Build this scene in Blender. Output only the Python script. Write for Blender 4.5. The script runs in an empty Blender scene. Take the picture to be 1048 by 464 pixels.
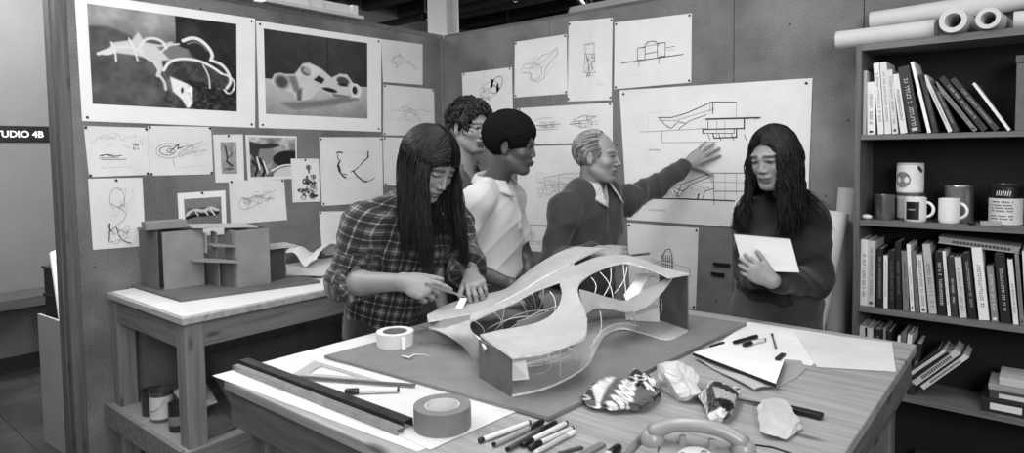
import bpy, math, random
import numpy as np
from mathutils import Vector, Matrix, Euler
SC = bpy.context.scene
COL = SC.collection
PI = math.pi
random.seed(7); RNG = np.random.default_rng(7)

# ---------------------------------------------------------------- camera
F, CX, CY = 660.0, 524.0, 192.0          # focal length and principal point, for a 1048x464 frame
CAM = np.array([3.49, -3.386, 1.55])
yaw, pitch, roll = math.radians(39.8), math.radians(3.1), 0.014
fw0 = np.array([-math.sin(yaw), math.cos(yaw), 0.0]); R0 = np.array([math.cos(yaw), math.sin(yaw), 0.0])
FW = fw0*math.cos(pitch) - np.array([0, 0, 1.0])*math.sin(pitch)
U0 = np.cross(R0, FW)
CR = R0*math.cos(roll) - U0*math.sin(roll)
CU = R0*math.sin(roll) + U0*math.cos(roll)
cam = bpy.data.cameras.new('camera'); camo = bpy.data.objects.new('camera', cam); COL.objects.link(camo)
M = Matrix.Identity(4)
for i in range(3):
    M[i][0] = CR[i]; M[i][1] = CU[i]; M[i][2] = -FW[i]; M[i][3] = CAM[i]
camo.matrix_world = M
cam.sensor_width = 36; cam.lens = F/1048*36; cam.shift_y = -40/1048; cam.clip_start = .05
SC.camera = camo

# ---------------------------------------------------------------- exposure and light
SC.view_settings.view_transform = 'Standard'; SC.view_settings.look = 'None'
SC.view_settings.gamma = 1; SC.view_settings.use_curve_mapping = False
SC.view_settings.exposure = 0.0
w = bpy.data.worlds.new('world'); SC.world = w; w.use_nodes = True
w.node_tree.nodes['Background'].inputs[0].default_value = (1, 1, 1, 1)
w.node_tree.nodes['Background'].inputs[1].default_value = 0.10
def area(name, loc, target, sx, sy, power):
    l = bpy.data.lights.new(name, 'AREA'); l.shape = 'RECTANGLE'; l.size = sx; l.size_y = sy; l.energy = power
    o = bpy.data.objects.new(name, l); COL.objects.link(o); o.location = loc
    o.rotation_euler = (Vector(target)-Vector(loc)).to_track_quat('-Z', 'Y').to_euler(); return o
area('ceiling_lamp_light', (2.45, -2.0, 2.95), (2.3, -1.5, 0), .6, 2.2, 39)
area('ceiling_lamp_light', (1.2, -3.2, 2.95), (.9, -2.2, .6), .5, 1.8, 36)
area('front_fill_light', (5.2, -4.4, 2.4), (1.6, -.6, 1.3), 1.6, 1.4, 98)  # added fill from behind the camera, no window there; brightens boards and people
area('back_room_fill', (.3, 2.2, 3.05), (.0, 1.0, 1.5), .6, 1.6, 130)  # extra light added beyond the partition to lift the column and ceiling
area('corridor_lamp_light', (-1.0, -2.4, 3.1), (-1.9, -2.2, .4), .6, 2.2, 140)
area('ceiling_lamp_light', (4.3, -1.7, 2.95), (3.4, -.8, 0.6), .5, 1.4, 14)

# ---------------------------------------------------------------- geometry from the photograph's frame
def ray(px, py):
    return FW + CR*((px-CX)/F) - CU*((py-CY)/F)
def J(px, py, d):                          # point at forward distance d
    return CAM + ray(px, py)*d
def UZ(px, py, z):
    r = ray(px, py); return CAM + r*((z-CAM[2])/r[2])
def UY(px, py, y):
    r = ray(px, py); return CAM + r*((y-CAM[1])/r[1])
def UX(px, py, x):
    r = ray(px, py); return CAM + r*((x-CAM[0])/r[0])
def cv(r, u, b):                           # direction from right / up / toward camera, in level axes
    v = R0*r + np.array([0, 0, 1.0])*u - fw0*b
    return v/np.linalg.norm(v)
def nrm(v):
    v = np.asarray(v, float); return v/(np.linalg.norm(v)+1e-12)
A3 = lambda *a: np.array(a, float)

# ---------------------------------------------------------------- objects
def tag(o, label=None, cat=None, group=None, kind=None):
    if label: o['label'] = label
    if cat: o['category'] = cat
    if group: o['group'] = group
    if kind: o['kind'] = kind
    return o
def thing(name, label, cat, loc=(0, 0, 0), group=None):
    o = bpy.data.objects.new(name, None); COL.objects.link(o); o.location = Vector([float(c) for c in loc])
    o.empty_display_size = .05
    return tag(o, label, cat, group)
def link(name, me, mats, parent=None, smooth=False):
    o = bpy.data.objects.new(name, me); COL.objects.link(o)
    if not isinstance(mats, (list, tuple)): mats = [mats]
    for m in mats: me.materials.append(m)
    if smooth: me.polygons.foreach_set('use_smooth', [True]*len(me.polygons))
    if parent is not None:
        o.parent = parent
        off = parent.location if parent.type == 'EMPTY' else Vector((0, 0, 0))
        o.matrix_parent_inverse = Matrix.Translation(-off)
    return o
def fmesh(V, Fc, mi=None):
    me = bpy.data.meshes.new('m'); me.from_pydata([tuple(map(float, v)) for v in V], [], [tuple(map(int, f)) for f in Fc])
    if mi is not None: me.polygons.foreach_set('material_index', list(map(int, mi)))
    me.validate(); me.update(); return me
class MB:                                   # mesh builder
    def __init__(s): s.v = []; s.f = []; s.mi = []
    def add(s, V, Fc, m=0):
        b = len(s.v); s.v += [tuple(map(float, v)) for v in V]
        s.f += [tuple(int(i)+b for i in f) for f in Fc]; s.mi += [m]*len(Fc); return s
    def hexa(s, P, m=0):                    # 8 pts: bottom 4 ccw, top 4 ccw
        return s.add(P, [(3, 2, 1, 0), (4, 5, 6, 7), (0, 1, 5, 4), (1, 2, 6, 5), (2, 3, 7, 6), (3, 0, 4, 7)], m)
    def box(s, a, b, m=0):
        x0, y0, z0 = np.minimum(a, b); x1, y1, z1 = np.maximum(a, b)
        return s.hexa([(x0, y0, z0), (x1, y0, z0), (x1, y1, z0), (x0, y1, z0), (x0, y0, z1), (x1, y0, z1), (x1, y1, z1), (x0, y1, z1)], m)
    def obox(s, c, ax, ay, az, m=0):        # centre and half-extent vectors
        c, ax, ay, az = map(lambda q: np.asarray(q, float), (c, ax, ay, az))
        if np.dot(np.cross(ax, ay), az) < 0: ax = -ax
        return s.hexa([c-ax-ay-az, c+ax-ay-az, c+ax+ay-az, c-ax+ay-az, c-ax-ay+az, c+ax-ay+az, c+ax+ay+az, c-ax+ay+az], m)
    def beam(s, a, b, wd, ht, up=(0, 0, 1), m=0):
        a, b = np.asarray(a, float), np.asarray(b, float); d = nrm(b-a); sd = nrm(np.cross(d, up)); u = np.cross(sd, d)
        return s.obox((a+b)/2, (b-a)/2, sd*wd/2, u*ht/2, m)
    def tube(s, P, r, n=10, m=0, cap=True, flat=1.0):
        P = np.asarray(P, float); k = len(P); r = np.broadcast_to(np.asarray(r, float), (k,))
        T = np.gradient(P, axis=0); T /= np.linalg.norm(T, axis=1)[:, None]+1e-12
        u = nrm(np.cross(T[0], (0.13, .3, 1) if abs(T[0][2]) < .95 else (1, .1, 0))); V = []
        for i in range(k):
            u = nrm(u-T[i]*np.dot(u, T[i])); w_ = np.cross(T[i], u)
            for j in range(n):
                a = 2*PI*j/n; V.append(P[i]+r[i]*(u*math.cos(a)+w_*flat*math.sin(a)))
        Fc = [(i*n+j, i*n+(j+1) % n, (i+1)*n+(j+1) % n, (i+1)*n+j) for i in range(k-1) for j in range(n)]
        if cap: Fc += [tuple(range(n-1, -1, -1)), tuple((k-1)*n+j for j in range(n))]
        return s.add(V, Fc, m)
    def lathe(s, c, prof, n=32, m=0, axis=(0, 0, 1), closed=False):     # prof [(r,h)]
        c = np.asarray(c, float); ax = nrm(axis); u = nrm(np.cross(ax, (0, 1, 0.01) if abs(ax[1]) < .9 else (1, 0, 0))); w_ = np.cross(ax, u)
        V = [c+ax*h+r*(u*math.cos(2*PI*j/n)+w_*math.sin(2*PI*j/n)) for r, h in prof for j in range(n)]
        k = len(prof); rg = range(k) if closed else range(k-1)
        Fc = [(i*n+j, i*n+(j+1) % n, ((i+1) % k)*n+(j+1) % n, ((i+1) % k)*n+j) for i in rg for j in range(n)]
        return s.add(V, Fc, m)
    def prism(s, poly, vec, m=0):           # planar polygon (3D pts) extruded by vec
        n = len(poly); P = [np.asarray(p, float) for p in poly]; vec = np.asarray(vec, float)
        V = P+[p+vec for p in P]
        nn = sum(np.cross(P[i], P[(i+1) % n]) for i in range(n))
        Fc = [tuple(range(n)), tuple(range(2*n-1, n-1, -1))]+[((i+1) % n, i, i+n, (i+1) % n+n) for i in range(n)]
        if np.dot(nn, vec) > 0: Fc = [f[::-1] for f in Fc]
        return s.add(V, Fc, m)
    def ball(s, c, r, n=10, m=0):
        r = np.broadcast_to(np.asarray(r, float), (3,)); c = np.asarray(c, float); V = []; k = n//2+1
        for i in range(k+1):
            t = PI*i/k
            for j in range(n):
                a = 2*PI*j/n; V.append(c+r*A3(math.sin(t)*math.cos(a), math.sin(t)*math.sin(a), -math.cos(t)))
        return s.add(V, [(i*n+j, i*n+(j+1) % n, (i+1)*n+(j+1) % n, (i+1)*n+j) for i in range(k) for j in range(n)], m)
    def build(s, name, mats, parent=None, smooth=False, bevel=0, auto=None, seg=2):
        me = fmesh(s.v, s.f, s.mi); o = link(name, me, mats, parent, smooth)
        if bevel:
            b = o.modifiers.new('bevel', 'BEVEL'); b.width = bevel; b.segments = seg; b.limit_method = 'ANGLE'
        if auto:
            me.polygons.foreach_set('use_smooth', [True]*len(me.polygons)); me.set_sharp_from_angle(angle=math.radians(auto))
        return o
def setattr_f(me, name, vals):
    a = me.attributes.new(name, 'FLOAT', 'POINT'); a.data.foreach_set('value', np.asarray(vals, np.float32))
def setattr_v(me, name, vals):
    a = me.attributes.new(name, 'FLOAT_VECTOR', 'POINT'); a.data.foreach_set('vector', np.asarray(vals, np.float32).ravel())

# ---------------------------------------------------------------- materials
def lin(g): g = g/255.0; return g/12.92 if g < .04045 else ((g+.055)/1.055)**2.4
class NT:
    def __init__(s, name):
        s.m = bpy.data.materials.new(name); s.m.use_nodes = True; s.t = s.m.node_tree; s.n = s.t.nodes; s.b = s.n['Principled BSDF']
    def node(s, t, **k):
        x = s.n.new(t)
        for a, b in k.items(): setattr(x, a, b)
        return x
    def L(s, a, b): s.t.links.new(a, b)
    def math(s, op, a, b=None, clamp=False):
        x = s.node('ShaderNodeMath', operation=op, use_clamp=clamp)
        for i, q in enumerate((a, b)):
            if q is None: continue
            if isinstance(q, (int, float)): x.inputs[i].default_value = q
            else: s.L(q, x.inputs[i])
        return x.outputs[0]
    def coord(s, kind='Object', scale=(1, 1, 1)):
        c = s.node('ShaderNodeTexCoord'); mp = s.node('ShaderNodeMapping'); mp.inputs['Scale'].default_value = scale
        s.L(c.outputs[kind], mp.inputs[0]); return mp.outputs[0]
    def noise(s, vec, sc, det=4, rough=.6):
        x = s.node('ShaderNodeTexNoise'); x.inputs['Scale'].default_value = sc; x.inputs['Detail'].default_value = det; x.inputs['Roughness'].default_value = rough
        s.L(vec, x.inputs['Vector']); return x.outputs['Fac']
    def ramp(s, fac, stops):
        x = s.node('ShaderNodeValToRGB'); e = x.color_ramp.elements
        while len(e) < len(stops): e.new(.5)
        for el, (p, g) in zip(e, stops): el.position = p; v = lin(g); el.color = (v, v, v, 1)
        s.L(fac, x.inputs[0]); return x.outputs[0]
    def bump(s, h, st, dist=.01):
        x = s.node('ShaderNodeBump'); x.inputs['Strength'].default_value = st; x.inputs['Distance'].default_value = dist
        s.L(h, x.inputs['Height']); s.L(x.outputs[0], s.b.inputs['Normal'])
    def col(s, c): s.L(c, s.b.inputs['Base Color'])
_mc = {}
def mat(g, rough=.7, var=0.0, sc=20, bump=0.0, bsc=None, metal=0.0, stretch=(1, 1, 1), spec=.5, name='plain'):
    key = (g, rough, var, sc, bump, bsc, metal, stretch, spec)
    if key in _mc: return _mc[key]
    t = NT(name); t.b.inputs['Roughness'].default_value = rough; t.b.inputs['Metallic'].default_value = metal
    t.b.inputs['Specular IOR Level'].default_value = spec
    v = lin(g); t.b.inputs['Base Color'].default_value = (v, v, v, 1)
    if var or bump: co = t.coord('Object', stretch)
    if var:
        f = t.noise(co, sc); t.col(t.ramp(f, [(.25, max(0, g-var)), (.5, g), (.75, min(255, g+var))]))
    if bump: t.bump(t.noise(co, bsc or sc*3), bump)
    _mc[key] = t.m; return t.m
def wood(g, axis=0, dark=38, sc=1.0, rough=.65):
    key = ('wood', g, axis, dark, sc)
    if key in _mc: return _mc[key]
    t = NT('wood'); st = [22*sc]*3; st[axis] = 1.3*sc; co = t.coord('Object', tuple(st))
    f = t.noise(co, 1.6, 6, .65); st2 = [90*sc]*3; st2[axis] = 4*sc
    f2 = t.noise(t.coord('Object', tuple(st2)), 1.0, 3, .6)
    s = t.math('ADD', t.math('MULTIPLY', f, .65), t.math('MULTIPLY', f2, .35))
    kn = t.node('ShaderNodeTexVoronoi'); kn.inputs['Scale'].default_value = 1.0; st3 = [11]*3; st3[axis] = 3.4
    t.L(t.coord('Object', tuple(st3)), kn.inputs['Vector'])
    k = t.math('GREATER_THAN', kn.outputs['Distance'], .12)
    kk = t.node('ShaderNodeMapRange'); kk.inputs['From Min'].default_value = .05; kk.inputs['From Max'].default_value = .17
    kk.inputs['To Min'].default_value = .35; t.L(kn.outputs['Distance'], kk.inputs['Value'])
    base = t.ramp(s, [(.3, g-dark), (.48, g), (.66, min(255, g+dark*.7))])
    mx = t.node('ShaderNodeMixRGB', blend_type='MULTIPLY'); mx.inputs[0].default_value = 1
    t.L(base, mx.inputs[1]); t.L(kk.outputs[0], mx.inputs[2]); t.col(mx.outputs[0])
    t.b.inputs['Roughness'].default_value = rough; t.bump(s, .35, .004); _mc[key] = t.m; return t.m
def attr_mat(name, attr='val', rough=.6, mul=1.0, bump=0, bsc=200, spec=.4, var=0):
    t = NT(name); a = t.node('ShaderNodeAttribute', attribute_name=attr); v = a.outputs['Fac']
    if mul != 1.0: v = t.math('MULTIPLY', v, mul)
    if var:
        v = t.math('MULTIPLY', v, t.math('ADD', t.math('MULTIPLY', t.noise(t.coord(), 60), 2*var), 1-var))
    c = t.node('ShaderNodeCombineColor')
    for i in range(3): t.L(v, c.inputs[i])
    t.col(c.outputs[0]); t.b.inputs['Roughness'].default_value = rough; t.b.inputs['Specular IOR Level'].default_value = spec
    if bump: t.bump(t.noise(t.coord(), bsc), bump, .003)
    return t.m
PRINT = attr_mat('print', rough=.55)
PAPER = mat(222, .8, 7, 6, name='paper'); PAPER2 = mat(205, .8, 9, 5, name='paper_grey'); PAPERB = mat(236, .75, 4, 6)
INK = mat(55, .8); PENCIL = mat(152, .85); LIGHTP = mat(190, .85); BLACK = mat(22, .45); BLACKM = mat(16, .8)
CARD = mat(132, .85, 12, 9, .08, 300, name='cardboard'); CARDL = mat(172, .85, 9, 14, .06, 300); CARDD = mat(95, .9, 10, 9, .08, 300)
STEEL = mat(170, .28, 15, 30, metal=.9); CHROME = mat(200, .15, metal=1.0)
WHITEP = mat(226, .4); PINM = mat(30, .3)

# ---------------------------------------------------------------- signed-distance modelling (solids grown on a grid)
class Vox:
    def __init__(s, lo, hi, h):
        s.lo = np.asarray(lo, float); s.h = h; s.n = (np.ceil((np.asarray(hi)-s.lo)/h)).astype(int)+2
        s.D = np.full(tuple(s.n), .5, np.float32)
    def _sub(s, lo, hi):
        a = np.clip(np.floor((lo-s.lo)/s.h).astype(int)-1, 0, s.n-1); b = np.clip(np.ceil((hi-s.lo)/s.h).astype(int)+2, 1, s.n)
        if np.any(b <= a): return None, None
        sl = tuple(slice(a[i], b[i]) for i in range(3))
        g = [(s.lo[i]+s.h*np.arange(a[i], b[i])).astype(np.float32) for i in range(3)]
        return sl, (g[0][:, None, None], g[1][None, :, None], g[2][None, None, :])
    def _mix(s, sl, d, k, sub=False):
        o = s.D[sl]
        if sub: d = -d
        if sub:
            if k > 0:
                hh = np.maximum(k-np.abs(o-d), 0)/k; s.D[sl] = np.maximum(o, d)+hh*hh*k*.25
            else: s.D[sl] = np.maximum(o, d)
        else:
            if k > 0:
                hh = np.maximum(k-np.abs(o-d), 0)/k; s.D[sl] = np.minimum(o, d)-hh*hh*k*.25
            else: s.D[sl] = np.minimum(o, d)
    def cap(s, a, b, ra, rb=None, k=.02, sub=False, flat=False):
        rb = ra if rb is None else rb; a, b = np.asarray(a, float), np.asarray(b, float); m = max(ra, rb)+max(k, .012)+.01
        sl, g = s._sub(np.minimum(a, b)-m, np.maximum(a, b)+m)
        if sl is None: return s
        ab = b-a; L2 = float(ab@ab)+1e-12
        X, Y, Z = g[0]-a[0], g[1]-a[1], g[2]-a[2]
        t0 = (X*ab[0]+Y*ab[1]+Z*ab[2])/L2; t = np.clip(t0, 0, 1)
        if flat:
            L = math.sqrt(L2); q = np.sqrt(np.maximum((X-t0*ab[0])**2+(Y-t0*ab[1])**2+(Z-t0*ab[2])**2, 0))
            d = np.maximum(q-(ra+t*(rb-ra)), np.maximum(-t0*L, (t0-1)*L))
        else:
            d = np.sqrt((X-t*ab[0])**2+(Y-t*ab[1])**2+(Z-t*ab[2])**2)-(ra+t*(rb-ra))
        s._mix(sl, d.astype(np.float32), k, sub); return s
    def ell(s, c, r, fr=None, k=.02, sub=False, cut=None):
        c = np.asarray(c, float); r = np.broadcast_to(np.asarray(r, float), (3,)); m = r.max()+max(k, .012)+.01
        sl, g = s._sub(c-m, c+m)
        if sl is None: return s
        fr = np.eye(3) if fr is None else fr          # rows = axes
        X, Y, Z = g[0]-c[0], g[1]-c[1], g[2]-c[2]
        q = [X*fr[i][0]+Y*fr[i][1]+Z*fr[i][2] for i in range(3)]
        k0 = np.sqrt(sum((q[i]/r[i])**2 for i in range(3))); k1 = np.sqrt(sum((q[i]/r[i]**2)**2 for i in range(3)))+1e-6
        d = k0*(k0-1)/k1
        d = np.where(k0 < .05, -r.min(), d)
        s._mix(sl, d.astype(np.float32), k, sub); return s
    def plane(s, p, n, k=0.0):                         # remove the side n points to
        n = nrm(n); X = (s.lo[0]+s.h*np.arange(s.n[0]))[:, None, None]; Y = (s.lo[1]+s.h*np.arange(s.n[1]))[None, :, None]; Z = (s.lo[2]+s.h*np.arange(s.n[2]))[None, None, :]
        d = (-( (X-p[0])*n[0]+(Y-p[1])*n[1]+(Z-p[2])*n[2])).astype(np.float32)
        s._mix(tuple(slice(0, q) for q in s.n), d, k, True); return s
    def disp(s, fn):
        X = (s.lo[0]+s.h*np.arange(s.n[0]))[:, None, None]; Y = (s.lo[1]+s.h*np.arange(s.n[1]))[None, :, None]; Z = (s.lo[2]+s.h*np.arange(s.n[2]))[None, None, :]
        s.D += fn(X, Y, Z).astype(np.float32); return s
    def val(s, P):
        P = np.asarray(P, float); q = (P-s.lo)/s.h; i = np.clip(np.floor(q).astype(int), 0, s.n-2); f = q-i; r = 0
        for a in (0, 1):
            for b in (0, 1):
                for c in (0, 1):
                    wgt = (f[:, 0] if a else 1-f[:, 0])*(f[:, 1] if b else 1-f[:, 1])*(f[:, 2] if c else 1-f[:, 2])
                    r = r+wgt*s.D[i[:, 0]+a, i[:, 1]+b, i[:, 2]+c]
        return r
    def push(s, P, m, it=3):
        P = np.array(P, float)
        for _ in range(it):
            d = s.val(P); e = s.h
            g = np.stack([s.val(P+np.eye(3)[i]*e)-s.val(P-np.eye(3)[i]*e) for i in range(3)], 1); g /= np.linalg.norm(g, axis=1)[:, None]+1e-9
            P += np.where((d < m), m-d, 0)[:, None]*g
        return P
    def mesh(s):
        D = s.D; D[0] = D[-1] = .5; D[:, 0] = D[:, -1] = .5; D[:, :, 0] = D[:, :, -1] = .5
        S = D < 0; n = D.shape
        cnt = np.zeros((n[0]-1, n[1]-1, n[2]-1), np.int8)
        for a in (0, 1):
            for b in (0, 1):
                for c in (0, 1): cnt += S[a:n[0]-1+a, b:n[1]-1+b, c:n[2]-1+c]
        act = (cnt > 0) & (cnt < 8); C = np.argwhere(act); idx = np.full(act.shape, -1, np.int32); idx[act] = np.arange(len(C))
        sm = np.zeros((len(C), 3)); ct = np.zeros(len(C))
        cs = [(a, b, c) for a in (0, 1) for b in (0, 1) for c in (0, 1)]
        for a in cs:
            for ax in range(3):
                if a[ax]: continue
                b = list(a); b[ax] = 1
                va = D[C[:, 0]+a[0], C[:, 1]+a[1], C[:, 2]+a[2]]; vb = D[C[:, 0]+b[0], C[:, 1]+b[1], C[:, 2]+b[2]]
                x = (va < 0) != (vb < 0); t = np.where(x, va/(va-vb+1e-12), 0)
                p = np.tile(np.array(a, float), (len(C), 1)); p[:, ax] += t; sm[x] += p[x]; ct[x] += 1
        V = s.lo+s.h*(C+sm/ct[:, None]); Q = []
        for ax in range(3):
            o = [slice(None)]*3; o2 = [slice(None)]*3; o[ax] = slice(0, -1); o2[ax] = slice(1, None)
            A, B = S[tuple(o)], S[tuple(o2)]; E = np.argwhere(A != B); u, v = (ax+1) % 3, (ax+2) % 3
            E = E[(E[:, u] > 0) & (E[:, v] > 0) & (E[:, u] < n[u]-1) & (E[:, v] < n[v]-1)]
            def cell(du, dv):
                q = E.copy(); q[:, u] += du; q[:, v] += dv; return idx[q[:, 0], q[:, 1], q[:, 2]]
            q = np.stack([cell(-1, -1), cell(0, -1), cell(0, 0), cell(-1, 0)], 1)
            fl = ~A[E[:, 0], E[:, 1], E[:, 2]]; q[fl] = q[fl][:, ::-1]; Q.append(q)
        Q = np.concatenate(Q); return V, Q
def npmesh(V, Q):
    me = bpy.data.meshes.new('m'); me.vertices.add(len(V)); me.vertices.foreach_set('co', V.astype(np.float32).ravel())
    me.loops.add(len(Q)*4); me.loops.foreach_set('vertex_index', Q.astype(np.int32).ravel())
    me.polygons.add(len(Q)); me.polygons.foreach_set('loop_start', np.arange(0, len(Q)*4, 4, dtype=np.int32))
    me.update(); me.validate(); me.update(); return me
def smoothv(V, Q, it=2, w_=.5):
    n = len(V)
    for _ in range(it):
        acc = np.zeros_like(V); c = np.zeros(n)
        for a, b in ((0, 1), (1, 2), (2, 3), (3, 0)):
            for i, j in ((a, b), (b, a)):
                for ax in range(3): acc[:, ax] += np.bincount(Q[:, i], V[Q[:, j], ax], n)
                c += np.bincount(Q[:, i], minlength=n)
        V = V*(1-w_)+w_*acc/np.maximum(c, 1)[:, None]
    return V
def largest(V, Q):                                    # keep the biggest connected piece only
    lab = np.arange(len(V))
    while True:
        m = lab[Q].min(1); new = lab.copy()
        for i in range(4): np.minimum.at(new, Q[:, i], m)
        new = new[new]
        if (new == lab).all(): break
        lab = new
    u, c = np.unique(lab, return_counts=True); keep = lab == u[c.argmax()]
    mp = np.cumsum(keep)-1; return V[keep], mp[Q[keep[Q[:, 0]]]]
# ================================================================ ROOM SHELL
HW = 2.40
YE = UX(79, 230, 0)[1]                       # left end of the partition

def board_mat():
    t = NT('fibreboard'); co = t.coord(); f = t.noise(co, 2.2, 3); g = t.noise(co, 160, 3, .8)
    s = t.math('ADD', t.math('MULTIPLY', f, .45), t.math('MULTIPLY', g, .55))
    base = t.ramp(s, [(.34, 62), (.5, 112), (.66, 146)])
    v = t.node('ShaderNodeTexVoronoi'); v.inputs['Scale'].default_value = 9; t.L(co, v.inputs['Vector'])
    k = t.math('GREATER_THAN', v.outputs['Distance'], .055)
    kk = t.math('ADD', t.math('MULTIPLY', k, .72), .28)
    mx = t.node('ShaderNodeMixRGB', blend_type='MULTIPLY'); mx.inputs[0].default_value = 1; t.L(base, mx.inputs[1]); t.L(kk, mx.inputs[2]); t.col(mx.outputs[0])
    t.b.inputs['Roughness'].default_value = .9; t.bump(g, .25, .003); return t.m
BOARD = board_mat()
def struct(name, mb, mats, **k): return tag(mb.build(name, mats, **k), kind='structure')
def floor_mat():
    t = NT('floor_tiles'); br = t.node('ShaderNodeTexBrick'); br.offset = 0
    t.L(t.coord('Object', (1, 1, 1)), br.inputs['Vector']); br.inputs['Scale'].default_value = 1
    br.inputs['Brick Width'].default_value = .305; br.inputs['Row Height'].default_value = .305; br.inputs['Mortar Size'].default_value = .003
    for i, g in enumerate((66, 58, 30)): br.inputs[i+1].default_value = (lin(g),)*3+(1,)
    mx = t.node('ShaderNodeMixRGB', blend_type='MULTIPLY'); mx.inputs[0].default_value = 1
    t.L(br.outputs['Color'], mx.inputs[1]); t.L(t.ramp(t.noise(t.coord(), 3, 5), [(.3, 170), (.7, 255)]), mx.inputs[2]); t.col(mx.outputs[0])
    t.b.inputs['Roughness'].default_value = .45; return t.m
struct('floor', MB().box((-2.6, -5.6, -.1), (6.2, 4.2, 0)), floor_mat())
struct('ceiling', MB().box((-2.6, -5.6, 3.35), (6.2, 4.2, 3.45)), mat(105, .9, 10, 3))
struct('wall_corridor', MB().box((-2.5, -5.6, 0), (-2.3, 4.2, 3.35)), mat(108, .8, 6, 1.5, .05, 120))
struct('baseboard_corridor', MB().box((-2.3, -5.6, 0), (-2.285, 4.2, .11)), mat(28, .5))
struct('wall_far', MB().box((-2.5, 3.9, 0), (6.2, 4.1, 3.35)), mat(60, .9))
struct('wall_right', MB().box((5.9, -5.6, 0), (6.1, 4.0, 3.35)), mat(120, .9))
m = MB(); m.box((-.022, YE, 0), (0, 0, HW)); m.box((-.125, YE, 0), (-.103, 0, HW))
struct('wall_left', m, BOARD)
m = MB()
for y in (YE-.018, YE+.6, YE+1.2, YE+1.8, -.06): m.box((-.103, y, 0), (-.0225, y+.04, HW-.02))
m.box((-.13, YE-.02, HW-.001), (.004, 0.02, HW+.028))
struct('trim_1', m, wood(92, 2, 25))
# end post, two boards side by side
m = MB(); m.box((-.128, YE-.058, 0), (-.052, YE-.0185, HW+.02)); m.box((-.05, YE-.05, 0), (.006, YE-.0005, HW+.02))
struct('trim_2', m, wood(88, 2, 25), bevel=.003)
seams = [UY(452, 100, 0)[0]*0, .62, UY(751, 100, 0)[0], UY(751, 100, 0)[0]+1.22*.53, 5.88]
xs = [0.0, UY(600, 60, 0)[0]-.28, UY(751, 60, 0)[0], UY(884, 30, 0)[0], 4.6, 5.88]
m = MB()
for a, b in zip(xs[:-1], xs[1:]): m.box((a+.002, 0, 0), (b-.002, .02, HW))
m.box((0, .021, 0), (5.88, .04, HW-.003), 1)
struct('wall_back', m, [BOARD, mat(20, .9)])
struct('trim_3', MB().box((0.03, -.0, HW+.0005), (5.88, .05, HW+.02)), wood(90, 0, 25))
# overhead: joists, pipes, column
for i in range(7):
    o = MB().box((-2.3, .55+i*.5, 3.12), (5.9, .63+i*.5, 3.35)).build('ceiling_joist', mat(48, .9)); tag(o, kind='structure')
def pipe(a, b, r, label, g=26):
    mb = MB().tube([a, b], r, 12); d = nrm(np.array(b)-np.array(a)); L = np.linalg.norm(np.array(b)-np.array(a))
    o = mb.build('ceiling_pipe', mat(g, .5), smooth=True); tag(o, label, 'pipe')
    for i in range(1, int(L/1.1)+1):
        k = MB(); c = np.array(a)+d*i*1.1; k.tube([c-d*.03, c+d*.03], r*1.35, 12); k.tube([c, (c[0], c[1], 3.349)], .006, 6)
        k.build('pipe_hanger', mat(20, .5), o)
pipe((-2.29, .95, 2.88), (5.89, .95, 2.88), .035, 'black pipe running under the joists just behind the back partition')
pipe((-2.29, 2.2, 2.92), (5.89, 2.2, 2.92), .06, 'thick dark duct pipe crossing farther back below the ceiling', 34)
pipe((.75, 0.2, 2.98), (-.9, 3.88, 2.98), .03, 'thin dark pipe running away toward the far wall above the column')
c = J(454, 40, 5.15)
mb = MB(); mb.box((c[0]-.10, c[1]-.075, 0), (c[0]+.10, c[1]-.06, 3.349)); mb.box((c[0]-.10, c[1]+.06, 0), (c[0]+.10, c[1]+.075, 3.349)); mb.box((c[0]-.012, c[1]-.06, 0), (c[0]+.012, c[1]+.06, 3.349))
tag(mb.build('structural_column', mat(205, .5, 6, 5)), 'white painted steel column rising behind the corner of the pinboards', 'column')
# fluorescent fixture above the back wall
a = J(589, 8, 4.75); a[2] = 2.525; L = 2.44
t = thing('fluorescent_fixture', 'long white fluorescent ceiling fixture glowing above the back pinboard', 'ceiling light', (a[0], a[1], a[2]))
mb = MB(); y0 = a[1]
prof = [(-.12, .0), (-.08, .075), (.08, .075), (.12, 0), (.112, 0), (.075, .068), (-.075, .068), (-.112, 0)]
mb.prism([(a[0], y0+p, a[2]+q) for p, q in prof], (L, 0, 0)); mb.build('reflector_housing', mat(190, .4), t)
for dx in (0, L-.012): MB().prism([(a[0]+dx, y0+p, a[2]+q) for p, q in prof[:4]], (.012, 0, 0)).build('end_cap', mat(150, .5), t)
em = NT('tube_glow'); em.b.inputs['Emission Color'].default_value = (1, 1, 1, 1); em.b.inputs['Emission Strength'].default_value = 6
for dy in (-.045, .045): MB().tube([(a[0]+.02, y0+dy, a[2]+.02), (a[0]+L-.02, y0+dy, a[2]+.02)], .019, 12).build('fluorescent_tube', em.m, t, smooth=True)
for dx in (.3, L-.3): MB().tube([(a[0]+dx, y0, a[2]+.072), (a[0]+dx, y0, 3.349)], .005, 6).build('suspension_rod', mat(60, .4, metal=.8), t)
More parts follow.
